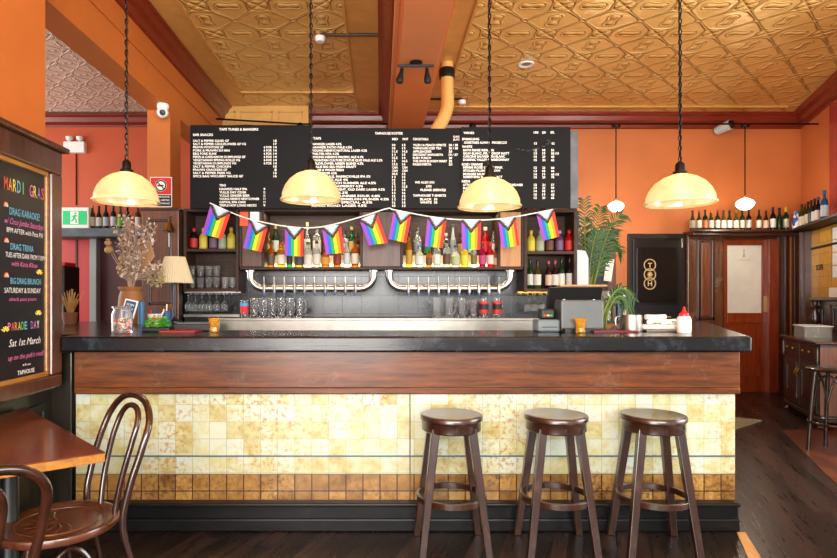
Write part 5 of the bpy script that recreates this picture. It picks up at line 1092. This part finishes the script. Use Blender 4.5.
# ------------------------------------------------------------------ palms and the corner behind the till
PALM = mat('palm_leaf', '#1F4A0E', .5, vary=.35, vscale=8)
def frond(m, st, base, tip, up, n=22, ll=.2, droop=.06):
    b, t = Vector(base), Vector(tip); c = (b+t)/2+Vector((0, 0, up)); pts = []
    for i in range(17): s = i/16; pts.append(b*(1-s)**2+c*2*s*(1-s)+t*s*s)
    st.tube(pts, [.009-.006*i/16 for i in range(17)], 5)
    for i in range(n):
        s = .22+.78*i/(n-1); f = s*16; j = min(15, int(f)); p_ = pts[j].lerp(pts[j+1], f-j); tg = (pts[j+1]-pts[j]).normalized()
        side = tg.cross(Vector((0, -1, .25))).normalized(); L_ = ll*(1-.55*abs(s-.5)*1.4)
        for sg in (-1, 1):
            e = p_+(side*sg*.75+tg*.75+Vector((0, R.uniform(-.3, .3), 0))).normalized()*L_+Vector((0, 0, -droop*R.uniform(.6, 1.3))); md = p_.lerp(e, .5)+Vector((0, 0, .02)); wv = tg*.011
            m.add([p_-wv*.5, md-wv, e, md+wv, p_+wv*.5], [(0, 1, 2, 3, 4)])
dp = 6.5
o = thing('potted_palm', 'tall green palm rising right of the wine shelf', 'palm', (PX(588, dp), dp, 0))
MB().lathe([(0, 0), (.15, 0), (.19, .35), (.17, .35), (.16, .3), (0, .3)], 20).build('pot', mat('terracotta', '#8A4A2A', .6), o)
m, s_ = MB(), MB(); b0 = PX(588, dp)
for i, (a, c, up) in enumerate(((604, 206, .3), (585, 200, .2), (622, 238, .5), (608, 258, .4), (578, 215, .25), (596, 232, .3), (621, 214, .42), (614, 226, .45), (590, 216, .25), (626, 250, .55))):
    s_.tube([(.02*math.cos(i), .02*math.sin(i), .3), (.03*math.cos(i*2), .03*math.sin(i*2), PZ(300, dp))], [.016, .011], 6)
    frond(m, s_, (.03*math.cos(i*2), .03*math.sin(i*2), PZ(300, dp)), (PX(a, dp)-b0, R.uniform(-.1, .25), PZ(c, dp)), up, 20, .2)
s_.build('stems', mat('palm_stem', '#6A7A30', .5), o); m.build('fronds', PALM, o)
dp = 5.25
o = thing('potted_palm', 'smaller palm with drooping fronds right of the till', 'palm', (PX(604, dp), dp, 0))
MB().lathe([(0, 0), (.08, 0), (.10, .3), (.09, .3), (0, .26)], 20).build('pot', mat('terracotta'), o)
m, s_ = MB(), MB(); b0 = PX(606, dp)
for i, (a, c, up) in enumerate(((634, 318, .4), (628, 302, .3), (612, 320, .3), (636, 300, .36))):
    s_.tube([(0, 0, .26), (.02*math.cos(i), .02*math.sin(i), PZ(318, dp))], .009, 6)
    frond(m, s_, (.02*math.cos(i), .02*math.sin(i), PZ(318, dp)), (PX(a, dp)-b0, R.uniform(-.1, .1), PZ(c, dp)), up, 14, .12)
s_.build('stems', mat('palm_stem'), o); m.build('fronds', PALM, o)
o = thing('wall_cabinet', 'dark wooden cupboard on the back wall behind the palm', 'cupboard', (PX(601, 8.4), 8.5, 0))
hx = (PX(613, 8.4)-PX(585, 8.4))/2
MB().box(-hx, hx, -.14, 0, 1.3, PZ(235, 8.4)).build('carcass', MIDW, o, .008); MB().box(-hx+.06, hx-.12, -.155, -.14, 1.36, PZ(248, 8.4)).build('door', BLACK, o, .006)
MB().box(-hx-.03, hx+.03, -.17, 0, PZ(236, 8.4), PZ(233, 8.4)).build('cap', MIDW, o, .006)
o = tag(MB().box(-.055, .055, -.01, .0, 0, .32).build('paper_notice', LETTER), 'tilted white paper hanging on the dark cupboard behind the palm', 'paper'); o.location = (PX(608, 8.3), 8.33, PZ(281, 8.3)); o.rotation_euler = (0, .14, 0)
o = tag(MB().prism([(-.08, 0), (.09, 0), (.09, .33), (.06, .40), (-.08, .42)], -.01, .01, 0, lambda a, c, z: (a, z, c)).build('white_board', mat('white_board', '#B4BCC2', .4)), 'blank white board standing right of the wine shelf', 'board'); o.location = (PX(581, 5.9), 5.95, PZ(290, 5.9))
o = thing('side_table', 'dark side table with magazines behind the till', 'table', (PX(616, 7.2), 7.2, 0))
MB().box(-.3, .16, -.2, .2, PZ(323, 7.2), PZ(320, 7.2)).build('table_top', SHELFW, o, .004)
for x in (-.28, .13): MB().box(x, x+.03, -.18, .18, 0, PZ(323, 7.2)).build('leg', DARKW, o)
for i, (c, lb) in enumerate((('#D8D4CC', 'pale'), ('#6A3A3A', 'dull red'), ('#3A5A7A', 'blue'), ('#E2DED6', 'white'))):
    q = tag(MB().box(-.018, .018, -.1, .1, 0, .36+.02*i).build('magazine', mat('mag_'+c, c, .4)), '%s magazine standing on the side table behind the till' % lb, 'magazine', 'magazines behind the till'); q.location = (PX(606+5*i, 7.2), 7.2, PZ(320, 7.2)+.0005)
